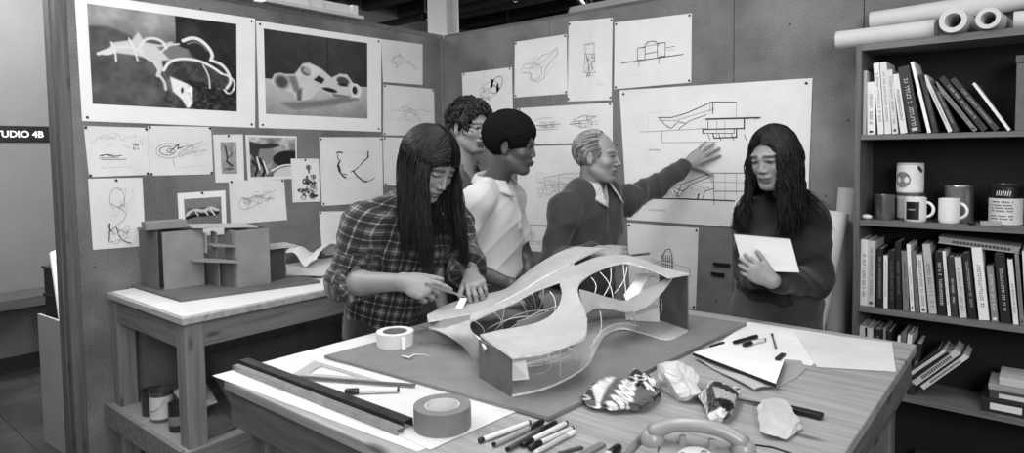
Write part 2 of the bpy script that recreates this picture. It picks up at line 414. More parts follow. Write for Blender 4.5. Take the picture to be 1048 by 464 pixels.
# corridor sign
p = [UX(0, 129, -2.29), UX(50, 129.5, -2.29), UX(50, 145.5, -2.29), UX(0, 144, -2.29)]
sw = p[1][1]-p[0][1]; y1 = p[1][1]; z0 = p[2][2]; z1 = p[1][2]; hgt = z1-z0
t = thing('door_sign', 'black sign with white lettering STUDIO 4B on the corridor wall', 'sign', (-2.3, y1-.25, (z0+z1)/2))
MB().box((-2.2995, y1-.56, z0), (-2.29, y1, z1)).build('sign_plate', mat(14, .4), t, bevel=.002)
def text(s, name, origin, right, up, size, mt, parent, bold=.0, ext=.0008, align='LEFT'):
    cu = bpy.data.curves.new('t', 'FONT'); cu.body = s; cu.size = size; cu.extrude = ext; cu.offset = bold; cu.align_x = align
    o = bpy.data.objects.new('t', cu); COL.objects.link(o); dg = bpy.context.evaluated_depsgraph_get()
    me = bpy.data.meshes.new_from_object(o.evaluated_get(dg)); bpy.data.objects.remove(o)
    r, u = Vector(nrm(right)), Vector(nrm(up)); n = r.cross(u); M_ = Matrix((r, u, n)).transposed().to_4x4(); M_.translation = Vector([float(x) for x in origin])
    me.transform(M_); return link(name, me, mt, parent)
ty = UX(44.5, 137, -2.29)[1]; text('STUDIO 4B', 'lettering', (-2.289, ty, z0+hgt*.30), (0, 1, 0), (0, 0, 1), hgt*.56, mat(225, .5), t, bold=.0015, align='RIGHT')

# ================================================================ SHEETS ON THE WALLS
def strokes_mesh(mb, P, lines, off):
    def at(u, v):
        return (P[0]*(1-u)+P[1]*u)*(1-v)+(P[3]*(1-u)+P[2]*u)*v+off
    W = np.linalg.norm(P[1]-P[0])
    for pts, wd, mi in lines:
        q = [at(*a) for a in pts]; wd = wd*.001; n = nrm(off)
        for i in range(len(q)-1):
            d = q[i+1]-q[i]; l = np.linalg.norm(d)
            if l < 1e-6: continue
            d /= l; s_ = np.cross(n, d)*wd/2; e = d*wd*.35
            mb.add([q[i]-s_-e, q[i+1]-s_+e, q[i+1]+s_+e, q[i]+s_-e], [(0, 1, 2, 3)], mi)
def arc(cx, cy, rx, ry, a0, a1, n=14, rot=0):
    o = []
    for i in range(n+1):
        a = math.radians(a0+(a1-a0)*i/n); x, y = rx*math.cos(a), ry*math.sin(a); c_, s_ = math.cos(rot), math.sin(rot)
        o.append((cx+x*c_-y*s_, cy+x*s_+y*c_))
    return o
def rect(x0, y0, x1, y1): return [(x0, y0), (x1, y0), (x1, y1), (x0, y1), (x0, y0)]
def scrib(cx, cy, rx, ry, n, seed, wd=2, mi=2):
    r = random.Random(seed); o = []
    for _ in range(n):
        a = r.random()*6.28; x = cx+rx*math.cos(a)*r.random(); y = cy+ry*math.sin(a)*r.random(); pts = [(x, y)]
        th = r.random()*6.28
        for _ in range(r.randint(3, 8)):
            th += r.uniform(-.9, .9); st = r.uniform(.1, .35); x += math.cos(th)*rx*st; y += math.sin(th)*ry*st
            x = min(max(x, cx-rx), cx+rx); y = min(max(y, cy-ry), cy+ry); pts.append((x, y))
        o.append((pts, wd, mi))
    return o
def words(x, y, wd, n, seed, h=.012, mi=2):
    r = random.Random(seed); o = []; st = wd/n
    for i in range(n):
        if r.random() < .15: continue
        a = x+i*st; o.append(([(a, y+r.uniform(-h, h)), (a+st*.3, y-h), (a+st*.55, y+h), (a+st*.7, y+r.uniform(-h, h))], 1.6, mi))
    return o
def sheet(cor, wall, name, label, cat, lines=(), mt=None, group=None, picture=None, pic=None, pins='4', off=.0, thick=.0012):
    fn = (lambda x, y: UX(x, y, .002+off)) if wall == 'L' else (lambda x, y: UY(x, y, -.002-off))
    n = A3(1, 0, 0) if wall == 'L' else A3(0, -1, 0)
    P = [fn(*c) for c in cor]
    mb = MB(); gx, gy = 6, 6; V = []; 
    rr = random.Random(len(label))
    lift = rr.uniform(.001, .004)
    for side in (0, 1):
        for j in range(gy+1):
            for i in range(gx+1):
                u, v = i/gx, j/gy
                p = (P[0]*(1-u)+P[1]*u)*(1-v)+(P[3]*(1-u)+P[2]*u)*v
                V.append(p+n*(side*thick))
    k = (gx+1)*(gy+1); Fc = []
    for j in range(gy):
        for i in range(gx):
            a = j*(gx+1)+i; q = (a, a+1, a+gx+2, a+gx+1); Fc += [q, tuple(x+k for x in q[::-1])]
    for i in range(gx):
        Fc += [(i+1, i, i+k, i+1+k)]; a = gy*(gx+1)+i; Fc += [(a, a+1, a+1+k, a+k)]
    for j in range(gy):
        a = j*(gx+1); Fc += [(a, a+gx+1, a+gx+1+k, a+k)]; b = a+gx; Fc += [(b+gx+1, b, b+k, b+gx+1+k)]
    mb.add(V, Fc)
    strokes_mesh(mb, [p+n*thick for p in P], lines, n*.0006)
    o = mb.build(name, [mt or PAPER, INK, PENCIL, LIGHTP], None)
    tag(o, label, cat, group)
    if picture is not None:
        x0, y0, x1, y1 = pic
        at = lambda u, v: (P[0]*(1-u)+P[1]*u)*(1-v)+(P[3]*(1-u)+P[2]*u)*v+n*(thick+.0005)
        H_, W_ = picture.shape; V = []
        uu, vv = np.meshgrid(np.linspace(x0, x1, W_), np.linspace(y0, y1, H_)); uu = uu.ravel()[:, None]; vv = vv.ravel()[:, None]
        V = (P[0]*(1-uu)+P[1]*uu)*(1-vv)+(P[3]*(1-uu)+P[2]*uu)*vv+n*(thick+.0005)
        a = (np.arange(H_-1)[:, None]*W_+np.arange(W_-1)[None]).ravel(); Q = np.stack([a, a+W_, a+W_+1, a+1], 1)
        me = npmesh(V, Q); pv = np.clip(picture, 0, 255)/255; setattr_f(me, 'val', np.where(pv < .04045, pv/12.92, ((pv+.055)/1.055)**2.4).ravel())
        link('photographic_print', me, PRINT, o)
    pp = {'4': ((.025, .03), (.975, .03), (.975, .97), (.025, .97)), '2': ((.04, .03), (.96, .03)), '1': ((.5, .03),), '': ()}[pins]
    for u, v in pp:
        p = (P[0]*(1-u)+P[1]*u)*(1-v)+(P[3]*(1-u)+P[2]*u)*v+n*thick
        MB().lathe(p, [(0, .0), (.0065, 0), (.0065, .004), (.004, .007), (0, .0075)], 8, axis=n).build('push_pin', PINM, o)
    return o, P
# --- little painter for the photographic prints
class Ras:
    def __init__(s, w_, h_, bg, asp):
        s.a = np.full((h_, w_), float(bg)); s.asp = asp
        s.x, s.y = np.meshgrid(np.linspace(0, asp, w_), np.linspace(0, 1, h_)); s.px = 1.0/h_
    def _c(s, d, v, soft=1.0, al=1.0):
        m = np.clip(.5-d/(s.px*soft), 0, 1)*al; s.a = s.a*(1-m)+v*m; return s
    def ell(s, cx, cy, rx, ry, v, rot=0, ring=None, soft=1.5, al=1):
        dx, dy = s.x-cx*s.asp, s.y-cy; c_, s_ = math.cos(rot), math.sin(rot); X = dx*c_+dy*s_; Y = -dx*s_+dy*c_
        k = np.sqrt((X/rx)**2+(Y/ry)**2)+1e-9; d = (k-1)*min(rx, ry)
        if ring: d = np.abs(d)-ring
        return s._c(d, v, soft, al)
    def line(s, pts, wd, v, soft=1.5, al=1):
        if len(pts) > 2:
            P = [np.array(p) for p in pts]; P = [2*P[0]-P[1]]+P+[2*P[-1]-P[-2]]; o = []
            for i in range(1, len(P)-2):
                for k in range(4):
                    t = k/4; a, b, c, d = P[i-1:i+3]; o.append(tuple(.5*((2*b)+(-a+c)*t+(2*a-5*b+4*c-d)*t*t+(-a+3*b-3*c+d)*t**3)))
            pts = o+[tuple(P[-2])]
        d = np.full(s.a.shape, 9.0)
        for (a, b), (c, e) in zip(pts[:-1], pts[1:]):
            a, c = a*s.asp, c*s.asp; L2 = (c-a)**2+(e-b)**2+1e-12; t = np.clip(((s.x-a)*(c-a)+(s.y-b)*(e-b))/L2, 0, 1)
            d = np.minimum(d, np.hypot(s.x-a-t*(c-a), s.y-b-t*(e-b)))
        return s._c(d-wd, v, soft, al)
    def poly(s, pts, v, soft=1.5, al=1):
        P = [(a*s.asp, b) for a, b in pts]; ins = np.zeros(s.a.shape, bool); d = np.full(s.a.shape, 9.0)
        for i in range(len(P)):
            (a, b), (c, e) = P[i], P[(i+1) % len(P)]
            cr = ((b > s.y) != (e > s.y)) & (s.x < (c-a)*(s.y-b)/((e-b) or 1e-9)+a); ins ^= cr
            L2 = (c-a)**2+(e-b)**2+1e-12; t = np.clip(((s.x-a)*(c-a)+(s.y-b)*(e-b))/L2, 0, 1); d = np.minimum(d, np.hypot(s.x-a-t*(c-a), s.y-b-t*(e-b)))
        return s._c(np.where(ins, -d, d), v, soft, al)
    def grad(s, fn): s.a = fn(s.x/s.asp, s.y, s.a); return s
    def noise(s, amp, n, seed=0, mask=None):
        r = np.random.default_rng(seed); h_, w_ = s.a.shape; g = r.random((n+2, int(n*s.asp)+3))
        X = s.x/s.asp*(g.shape[1]-2); Y = s.y*(n); i, j = Y.astype(int), X.astype(int); f, k = Y-i, X-j; f = f*f*(3-2*f); k = k*k*(3-2*k)
        q = (g[i, j]*(1-k)+g[i, j+1]*k)*(1-f)+(g[i+1, j]*(1-k)+g[i+1, j+1]*k)*f
        m = 1 if mask is None else mask; s.a = s.a+(q-.5)*2*amp*m; return s
# poster 1: branching white sculpture over rocks and water
R = Ras(230, 165, 40, 1.4)
R.grad(lambda u, v, a: np.where(u < .55, 150-60*np.clip((v-.1)*3, 0, 1)+0*u, 52)); R.noise(16, 5, 1)
R.poly([(0, .22), (.12, .2), (.3, .3), (.45, .3), (.5, 1), (0, 1)], 72, 6); R.poly([(.55, 0), (1, 0), (1, 1), (.62, 1), (.56, .45)], 24, 4)
R.poly([(0, .42), (.3, .35), (.42, .6), (.4, 1), (0, 1)], 84, 8); R.noise(16, 7, 2); R.noise(10, 22, 3); R.ell(.66, .16, .09, .12, 70, .2, soft=14, al=.6)
R.poly([(.1, .46), (.14, .36), (.26, .31), (.30, .22), (.34, .32), (.44, .33), (.52, .28), (.56, .34), (.60, .50), (.52, .5), (.44, .62), (.38, .5), (.28, .47)], 205, 3)
R.poly([(.42, .36), (.54, .31), (.64, .35), (.70, .46), (.62, .5), (.5, .47)], 120, 3)
R.poly([(.45, .50), (.62, .46), (.80, .50), (.94, .62), (.93, .80), (.80, .72), (.64, .68), (.52, .72), (.46, .62)], 60, 3); R.noise(22, 30, 4, (R.x/1.4 > .45)*(R.y > .45)*1.0)
R.poly([(.50, .66), (.62, .72), (.70, .80), (.68, .92), (.62, 1), (.58, .9), (.52, .82)], 235, 3); R.ell(.585, .80, .012, .03, 25, .1)
R.line([(.44, .42), (.50, .33), (.57, .30)], .010, 215); R.line([(.60, .26), (.66, .22), (.72, .23), (.78, .30), (.81, .38), (.80, .44)], .019, 232); R.line([(.63, .29), (.68, .26), (.73, .28), (.77, .34)], .006, 150); R.ell(.70, .36, .085, .085, 30, soft=6, al=.7)
R.line([(.30, .40), (.34, .30), (.40, .27), (.46, .30), (.48, .36)], .014, 222); R.line([(.30, .42), (.36, .50), (.42, .52)], .009, 215)
R.line([(.13, .36), (.15, .44), (.155, .55)], .008, 232); R.line([(.24, .30), (.27, .40), (.29, .52)], .008, 228); R.line([(.05, .49), (.10, .45), (.16, .41), (.24, .39), (.32, .42)], .016, 218); R.ell(.11, .47, .06, .022, 218, -.3)
R.line([(.46, .60), (.50, .51), (.58, .46), (.70, .46), (.80, .51), (.88, .58)], .015, 230); R.line([(.74, .50), (.78, .62), (.79, .76)], .008, 222); R.line([(.80, .44), (.88, .48), (.93, .56), (.95, .66), (.92, .74)], .017, 228); R.line([(.88, .58), (.93, .60), (.98, .66), (.97, .76), (.93, .80), (.90, .76)], .011, 230)
R.line([(.42, .64), (.46, .72), (.47, .80)], .015, 205); R.line([(.40, .52), (.43, .60), (.42, .66)], .02, 210)
R.poly([(.66, .76), (.8, .76), (1, .84), (1, 1), (.66, 1)], 34, 3); R.noise(46, 40, 5, (R.x/1.4 > .62)*(R.y > .74)*1.0)
P1 = R.a
# poster 2: pale hollow sculpture on a table
R = Ras(190, 165, 48, 1.15)
R.grad(lambda u, v, a: np.where(v < .58, 62-26*np.abs(u-.62)-12*v, 0)+np.where(v >= .58, 200-55*np.clip((v-.6)*2.4, 0, 1)-70*np.clip(np.abs(u-.45)-.28, 0, 1), 0)); R.noise(6, 8, 6)
R.line([(.58, 0), (.585, .58)], .004, 20)
R.poly([(.12, .86), (.5, .80), (.86, .70), (.9, .76), (.6, .86), (.25, .93)], 120, 6)
R.poly([(.08, .52), (.26, .50), (.34, .36), (.40, .34), (.52, .40), (.62, .50), (.70, .44), (.78, .44), (.84, .54), (.93, .60), (.92, .72), (.80, .75), (.62, .73), (.50, .66), (.42, .78), (.28, .84), (.25, .74), (.10, .66)], 205, 2)
R.ell(.14, .60, .09, .10, 222, -.2); R.ell(.145, .605, .07, .08, 72, -.2, soft=8); R.poly([(.20, .53), (.27, .52), (.31, .68), (.26, .72)], 120, 5)
R.ell(.37, .45, .06, .05, 80, .8, soft=3); R.poly([(.44, .55), (.49, .49), (.55, .53), (.52, .59)], 24); R.poly([(.28, .70), (.33, .66), (.32, .82), (.28, .82)], 92, 4)
R.ell(.60, .66, .085, .025, 22, .18); R.ell(.735, .53, .075, .05, 70, .25, soft=3); R.ell(.735, .58, .06, .018, 20, .1); R.ell(.855, .635, .035, .055, 34, -.1); R.ell(.87, .64, .055, .075, 226, -.1, ring=.012)
R.poly([(.36, .36), (.46, .38), (.52, .44), (.42, .5), (.34, .46)], 226, 4, .6); R.poly([(.62, .70), (.82, .72), (.8, .75), (.64, .74)], 110, 4); R.noise(5, 30, 9)
P2 = R.a
sheet([(76, -8), (261, 19), (261, 131), (84, 124)], 'L', 'poster', 'large poster with a photograph of a branching white sculpture over dark rocks', 'poster', mt=PAPERB, picture=P1, pic=(.055, .075, .875, .86))
sheet([(262, 21), (390, 40), (390, 135), (265, 131)], 'L', 'poster', 'large poster with a photograph of a pale hollow sculpture on a tabletop', 'poster', mt=PAPERB, picture=P2, pic=(.05, .065, .87, .865))
SKL = 'sketches pinned on the left board'
sheet([(85.5, 129), (151, 131), (152.5, 179), (91, 181.5)], 'L', 'sketch_sheet', 'sketch sheet with small faint building views below the rock poster, leftmost of its row', 'drawing',
      scrib(.3, .25, .22, .12, 9, 1, 2, 3)+scrib(.7, .3, .2, .12, 8, 2, 2, 3)+[([(.2, .58), (.3, .56), (.4, .6), (.55, .58)], 4, 1), ([(.22, .66), (.62, .66)], 3, 1), (arc(.33, .6, .1, .04, 180, 360), 3, 1), ([(.18, .63), (.5, .62)], 2.5, 1)]+words(.74, .36, .1, 4, 4, .03, 1)+words(.74, .44, .1, 4, 5, .03, 1)+words(.2, .82, .5, 12, 3, mi=3), group=None)
sheet([(151, 129), (216, 130), (218, 178.5), (153, 180)], 'L', 'sketch_sheet', 'sketch sheet with a spiralling shell shape drawn in pencil below the rock poster', 'drawing',
      [(arc(.3, .5, .19, .15, 20, 330), 3, 2), (arc(.28, .5, .12, .09, 0, 300), 3.5, 1), (arc(.33, .5, .06, .04, 60, 340), 3, 1), ([(.32, .52), (.42, .4), (.46, .36), (.44, .46), (.52, .42)], 5, 1), ([(.45, .55), (.6, .42), (.85, .3)], 2.5, 2), ([(.45, .62), (.7, .52), (.88, .5)], 2.5, 2), ([(.5, .5), (.75, .36), (.9, .36)], 2, 3), ([(.36, .66), (.38, .82)], 3, 2), (arc(.6, .5, .12, .1, 200, 330), 2, 2)]+scrib(.7, .5, .2, .2, 14, 7, 2, 3)+[([(.4, .86), (.85, .8)], 2, 3)])
R = Ras(60, 90, 150, .66); R.noise(25, 9, 3); R.line([(.3, .15), (.4, .5), (.35, .6), (.7, .75)], .03, 30); R.line([(.35, .55), (.75, .35)], .015, 60); R.ell(.5, .85, .2, .04, 90)
sheet([(218, 138), (248.5, 137.5), (250, 186.5), (220.5, 187)], 'L', 'print_sheet', 'narrow white sheet with a small grey picture of a bent twig figure', 'drawing', picture=R.a, pic=(.22, .16, .76, .82), pins='1')
R = Ras(110, 90, 120, 1.25); R.grad(lambda u, v, a: 150-40*v+30*np.sin(u*9+v*6)); R.noise(30, 8, 4); R.noise(20, 26, 5)
R.poly([(0, .1), (.35, .2), (.5, .35), (.3, .6), (.1, .55), (0, .4)], 50, 3); R.ell(.35, .42, .2, .28, 130, .3); R.ell(.4, .22, .3, .06, 40, -.1); R.line([(.05, .6), (.15, .75), (.1, .95)], .03, 15); R.line([(.2, .55), (.3, .8), (.25, 1)], .04, 20); R.line([(.15, .5), (.2, .8)], .02, 240)
R.line([(.28, .6), (.36, .9)], .02, 235); R.ell(.85, .55, .45, .22, 18, 0); R.ell(.8, .95, .4, .2, 205, -.15); R.line([(.45, .85), (.7, .72), (1, .7)], .02, 240)
sheet([(251, 138), (303.5, 139.5), (304, 183), (253.5, 185)], 'L', 'photograph', 'black and white photograph of a curving form, taped above the faint curved sketch', 'photograph', picture=R.a, pic=(.06, .05, .97, .93), pins='', off=.002)
R = Ras(56, 80, 226, .7); r = random.Random(3)
for i in range(26): R.ell(r.choice([.25, .4, .55, .7, .85])+r.uniform(-.06, .06), r.choice([.4, .52, .66, .78, .9])+r.uniform(-.04, .04), r.uniform(.03, .07), r.uniform(.02, .05), r.choice([30, 50, 150]), r.random()*3, ring=r.choice([None, .015]))
R.ell(.6, .14, .08, .07, 140); R.line([(.6, .1), (.62, .28)], .02, 40); R.line([(.72, .9), (.9, .9)], .03, 30)
sheet([(297.5, 162.5), (326, 162.5), (328, 206.5), (299.5, 207.5)], 'L', 'print_sheet', 'small narrow sheet covered with dark blotted studies, overlapping the photograph', 'drawing', picture=R.a, pic=(.08, .08, .95, .95), pins='1', off=.0048)
sheet([(326.5, 140.5), (391, 140.5), (392, 207), (329.5, 211)], 'L', 'ink_drawing', 'white sheet with two bold black ink marks, left of the flannel-shirted man', 'drawing',
      [([(.25, .23), (.3, .22), (.34, .23)], 9, 1), ([(.27, .25), (.26, .3), (.28, .33)], 6, 1), ([(.3, .34), (.26, .42), (.28, .5), (.34, .58), (.38, .6)], 11, 1), ([(.27, .4), (.3, .5)], 10, 1), ([(.34, .54), (.4, .56)], 6, 1), ([(.76, .22), (.74, .32), (.68, .36), (.62, .42)], 8, 1), ([(.75, .22), (.76, .3)], 10, 1), ([(.6, .44), (.52, .5), (.46, .52)], 6, 1), ([(.5, .5), (.56, .58), (.66, .66), (.72, .68)], 10, 1), ([(.66, .67), (.78, .66), (.86, .62)], 5, 1), ([(.45, .24), (.7, .22)], 1.5, 3), (arc(.6, .7, .35, .1, 180, 300), 2, 3)])
sheet([(234, 185), (290.7, 184), (293.7, 225.3), (236.3, 230)], 'L', 'sketch_sheet', 'sketch sheet with a long faint curving form, pinned under the photograph', 'drawing',
      [(arc(.24, .55, .09, .13, 0, 360), 2.5, 2), (arc(.3, .5, .05, .06, 0, 360), 3, 2), ([(.2, .4), (.35, .42), (.5, .38), (.65, .33), (.85, .25)], 2.5, 2), ([(.25, .68), (.4, .62), (.55, .52), (.8, .42)], 2.5, 2), (arc(.45, .47, .1, .1, 150, 380), 2.5, 2)]+scrib(.6, .42, .16, .14, 12, 9, 2, 2)+scrib(.35, .5, .14, .14, 8, 19, 2, 3), off=.0005, pins='2')
R = Ras(100, 76, 105, 1.3); R.noise(25, 6, 8); R.grad(lambda u, v, a: np.where(v < .3, 125, a)); R.poly([(0, .62), (1, .55), (1, 1), (0, 1)], 110, 4); R.noise(14, 30, 9)
R.line([(.03, .6), (.12, .45), (.3, .38), (.5, .42), (.7, .34), (.9, .42)], .05, 200); R.line([(.05, .62), (.3, .55), (.6, .55), (.9, .5)], .05, 14); R.line([(.3, .46), (.36, .56)], .02, 235); R.line([(.55, .44), (.62, .56)], .02, 235); R.line([(.7, .4), (.8, .56)], .025, 235); R.line([(.15, .5), (.25, .42)], .015, 30)
sheet([(181.4, 198), (230.5, 195), (232, 240), (184, 243)], 'L', 'photograph', 'white mounted photograph of a low model, pinned just above the cardboard building', 'photograph', picture=R.a, pic=(.12, .14, .90, .84), pins='1', mt=PAPERB)
sheet([(90, 183), (145.6, 182), (149, 252), (95, 256)], 'L', 'sketch_sheet', 'tall sketch sheet with a towering spidery figure, lowest left on the board', 'drawing',
      [(arc(.5, .3, .14, .16, 120, 400), 2.5, 2), ([(.38, .36), (.5, .42), (.62, .38)], 3.5, 2), ([(.5, .42), (.66, .5), (.6, .6), (.45, .68), (.36, .76)], 3, 2), ([(.36, .76), (.3, .68), (.34, .64), (.3, .9)], 4, 1), ([(.45, .7), (.5, .84), (.62, .92), (.72, .94)], 4, 1), (arc(.42, .82, .1, .12, 0, 330), 2.5, 2), ([(.3, .92), (.5, .88), (.7, .96)], 3, 2)]+scrib(.6, .35, .2, .2, 10, 21, 2, 3)+scrib(.5, .82, .2, .12, 12, 22, 2, 2), pins='1')
sheet([(326.4, 216.8), (372, 216), (376, 258), (330, 262)], 'L', 'sketch_sheet', 'plain sketch sheet mostly hidden behind the man in the checked shirt', 'drawing', scrib(.5, .5, .3, .3, 10, 23, 2, 3))
sheet([(390, 40), (432.4, 45.4), (432.4, 87), (392, 84)], 'L', 'sketch_sheet', 'small sheet with one wing-like pencil form, topmost beside the second poster', 'drawing',
      [([(.22, .5), (.28, .38), (.4, .32), (.5, .38), (.6, .45), (.85, .6), (.84, .66)], 3.5, 2), ([(.22, .5), (.26, .56), (.34, .5), (.32, .64), (.4, .56), (.52, .46)], 3.5, 2), ([(.4, .3), (.44, .36)], 4, 1), (arc(.36, .44, .1, .06, 0, 360), 2.5, 2), ([(.52, .46), (.7, .54), (.82, .64)], 3, 2)], pins='')
sheet([(392.3, 86.5), (444, 91.4), (445, 139), (392, 138.5)], 'L', 'sketch_sheet', 'sheet with a loose arching sketch, below the wing-like form sketch', 'drawing',
      [(arc(.5, .58, .14, .12, 180, 360), 3, 2), (arc(.5, .6, .09, .08, 150, 390), 3, 1), ([(.15, .5), (.35, .5), (.75, .46), (.92, .5)], 2.5, 2), ([(.3, .46), (.42, .42), (.55, .46), (.7, .68)], 3, 2), ([(.1, .68), (.9, .7)], 2, 3)]+scrib(.5, .5, .25, .2, 14, 25, 2, 3))
sheet([(392, 140.5), (446, 142), (447, 190), (393, 190)], 'L', 'sketch_sheet', 'blank-looking sheet showing its upper edge above the long-haired head', 'drawing', [([(.1, .3), (.5, .35)], 2, 3)])
# back wall
sheet([(473, 75), (524, 69), (525, 116), (474, 119)], 'B', 'charcoal_drawing', 'drawing of swelling dark-centred pods pinned above the curly-haired head', 'drawing',
      [(arc(.56, .45, .16, .22, 0, 360, rot=.9), 3.5, 2), (arc(.7, .35, .1, .2, 0, 360, rot=.4), 4, 1), (arc(.4, .7, .16, .1, 150, 380), 4, 2)]+scrib(.62, .3, .04, .09, 14, 31, 7, 1)+scrib(.73, .42, .03, .09, 12, 32, 7, 1)+scrib(.35, .68, .2, .1, 10, 33, 3, 2)+scrib(.5, .5, .12, .1, 10, 34, 3, 2), pins='2')
sheet([(527, 43), (580, 35), (581, 96), (526.5, 100)], 'B', 'sketch_sheet', 'sheet with an outlined shell-like mass, highest and leftmost on the back board', 'drawing',
      [([(.12, .52), (.2, .42), (.4, .42), (.55, .3), (.7, .28), (.82, .2), (.84, .3), (.7, .42), (.6, .55), (.58, .7), (.45, .76), (.3, .7), (.35, .6), (.15, .56)], 4, 2), (arc(.42, .58, .12, .14, 0, 360), 4, 2), ([(.2, .5), (.4, .5), (.55, .42), (.8, .25)], 3, 2), ([(.58, .7), (.75, .5), (.84, .3)], 3, 3)]+scrib(.5, .5, .2, .18, 8, 41, 2, 3))
sheet([(582, 22.5), (627, 18), (626, 102.5), (581, 104)], 'B', 'sketch_sheet', 'tall sheet with a narrow upright tower sketch, second along the top of the back board', 'drawing',
      [(rect(.4, .3, .6, .42), 4, 2), ([(.38, .3), (.6, .28)], 3, 2), ([(.4, .42), (.38, .62), (.5, .7), (.56, .6), (.56, .42)], 4, 2), ([(.44, .44), (.5, .6), (.44, .7)], 3.5, 1), ([(.52, .26), (.52, .12)], 2, 3), ([(.36, .64), (.64, .66)], 3, 2)]+scrib(.5, .52, .12, .18, 14, 42, 3, 2)+words(.62, .8, .22, 6, 43, mi=3))
sheet([(629, 23), (708, 13.5), (707.5, 84.5), (628.5, 91.5)], 'B', 'elevation_drawing', 'sheet with a stepped building elevation, top right of the older man', 'drawing',
      [([(.1, .62), (.9, .58)], 5, 1), (rect(.32, .42, .42, .6), 4, 1), (rect(.58, .38, .68, .58), 4, 1), (arc(.5, .42, .09, .08, 180, 360), 4, 1), ([(.42, .44), (.42, .6)], 4, 1), ([(.42, .52), (.58, .5)], 4, 1), ([(.32, .42), (.68, .38)], 3, 2), ([(.34, .62), (.34, .7)], 4, 1), ([(.6, .6), (.6, .68)], 4, 1), ([(.68, .46), (.8, .45)], 3, 1), (rect(.44, .34, .56, .4), 2, 2)]+words(.18, .82, .2, 8, 44, mi=3)+words(.7, .5, .15, 5, 45, mi=2))
sheet([(529.5, 111), (627, 105), (627, 146), (529.5, 148)], 'B', 'sketch_sheet', 'wide sheet with two small perspective pavilions side by side, behind the older man', 'drawing',
      [(arc(.33, .4, .14, .1, 180, 300), 3, 2), (rect(.26, .42, .42, .56), 3, 2), ([(.22, .5), (.48, .48)], 3.5, 1), ([(.24, .62), (.46, .62)], 3, 2), ([(.6, .44), (.72, .28), (.84, .34), (.74, .42), (.6, .44)], 4, 2), (rect(.68, .42, .8, .6), 3, 2), ([(.58, .5), (.7, .48)], 5, 1)]+scrib(.34, .5, .12, .12, 12, 46, 2.5, 2)+scrib(.74, .46, .12, .14, 12, 47, 2.5, 2))
sheet([(530, 150), (627, 148), (628, 232), (529, 230)], 'B', 'sketch_sheet', 'large sheet with a long low perspective sketch directly behind the older man', 'drawing',
      [([(.3, .4), (.5, .36), (.75, .34), (.95, .38)], 3.5, 2), ([(.28, .5), (.55, .48), (.95, .5)], 4, 2), ([(.22, .44), (.38, .5), (.44, .6)], 3, 2), (rect(.46, .4, .6, .6), 3, 2), ([(.3, .4), (.34, .6)], 3, 2), ([(.62, .38), (.62, .58)], 2.5, 3)]+scrib(.5, .48, .28, .14, 22, 48, 2.5, 3)+scrib(.4, .55, .16, .1, 10, 49, 2.5, 2))
sheet([(529, 231), (600, 234), (600, 262), (529, 256)], 'B', 'sketch_sheet', 'low horizontal sheet showing between the white polo shirt and the dark sweater', 'drawing', scrib(.22, .5, .14, .3, 10, 50, 2.5, 2)+[([(.05, .6), (.5, .62)], 3, 2)])
# the big section drawing
b = [([(.10, .455), (.92, .375)], 3, 3)]
def q(x, y):                                   # photo pixels -> sheet uv
    x0 = 634+(642-634)*((y-92.5)/132.5); x1 = 831.5-(831.5-826)*((y-80)/158); u = (x-x0)/(x1-x0)
    yt = 92.5-12.5*u; yb = 225+13*u; return (u, (y-yt)/(yb-yt))
Z4 = lambda x, y: q(620+x/2, y/2)
big = [([Z4(78, 270), Z4(122, 268), Z4(225, 262)], 4, 2), ([Z4(120, 240), Z4(150, 240), Z4(185, 230), Z4(235, 208), Z4(285, 208)], 5, 1), ([Z4(122, 246), Z4(160, 246), Z4(200, 234), Z4(240, 222)], 4, 2),
       ([Z4(122, 240), Z4(135, 255), Z4(150, 262), Z4(165, 248), Z4(180, 252)], 4, 1), ([Z4(165, 264), Z4(190, 246), Z4(225, 234)], 4, 1), ([Z4(130, 250), Z4(145, 264)], 3, 2),
       ([Z4(128, 266), Z4(129, 292), Z4(246, 290)], 4, 2), ([Z4(238, 208), Z4(238, 232)], 5, 1), ([Z4(232, 210), Z4(232, 228)], 3, 2), ([Z4(285, 208), Z4(285, 240)], 3, 2), ([Z4(224, 243), Z4(330, 240)], 9, 1), ([Z4(228, 246), Z4(228, 262)], 4, 1),
       ([Z4(300, 242), Z4(300, 262), Z4(217, 264), Z4(217, 272)], 7, 1), ([Z4(217, 272), Z4(280, 272), Z4(280, 262)], 4, 1), ([Z4(238, 272), Z4(240, 282), Z4(285, 280), Z4(285, 262)], 7, 1), ([Z4(246, 246), Z4(246, 282)], 3, 2), ([Z4(262, 246), Z4(262, 280)], 3, 2),
       ([Z4(95, 232), Z4(125, 228)], 2, 3), ([Z4(98, 232), Z4(96, 265)], 2, 3),
       ([Z4(82, 406), Z4(180, 408), Z4(280, 412)], 8, 1), ([Z4(82, 404), Z4(130, 385), Z4(170, 378), Z4(235, 354), Z4(300, 354)], 4, 1), ([Z4(150, 382), Z4(175, 392), Z4(195, 376), Z4(232, 362)], 4, 1), ([Z4(125, 384), Z4(140, 402), Z4(150, 384), Z4(166, 404), Z4(178, 388)], 3.5, 1),
       ([Z4(170, 380), Z4(160, 404)], 4, 1), ([Z4(215, 374), Z4(235, 372), Z4(300, 374)], 3, 2), ([Z4(238, 354), Z4(240, 420)], 3.5, 1), ([Z4(240, 392), Z4(300, 392)], 4, 1), ([Z4(262, 354), Z4(262, 412)], 3, 2), ([Z4(284, 354), Z4(284, 400)], 3, 2), ([Z4(215, 408), Z4(222, 392), Z4(240, 386)], 4, 1)]
for i in range(12): big.append(([Z4(128+i*3, 390+(i % 3)*3), Z4(130+i*3, 404)], 2.5, 1 if i % 2 else 2))
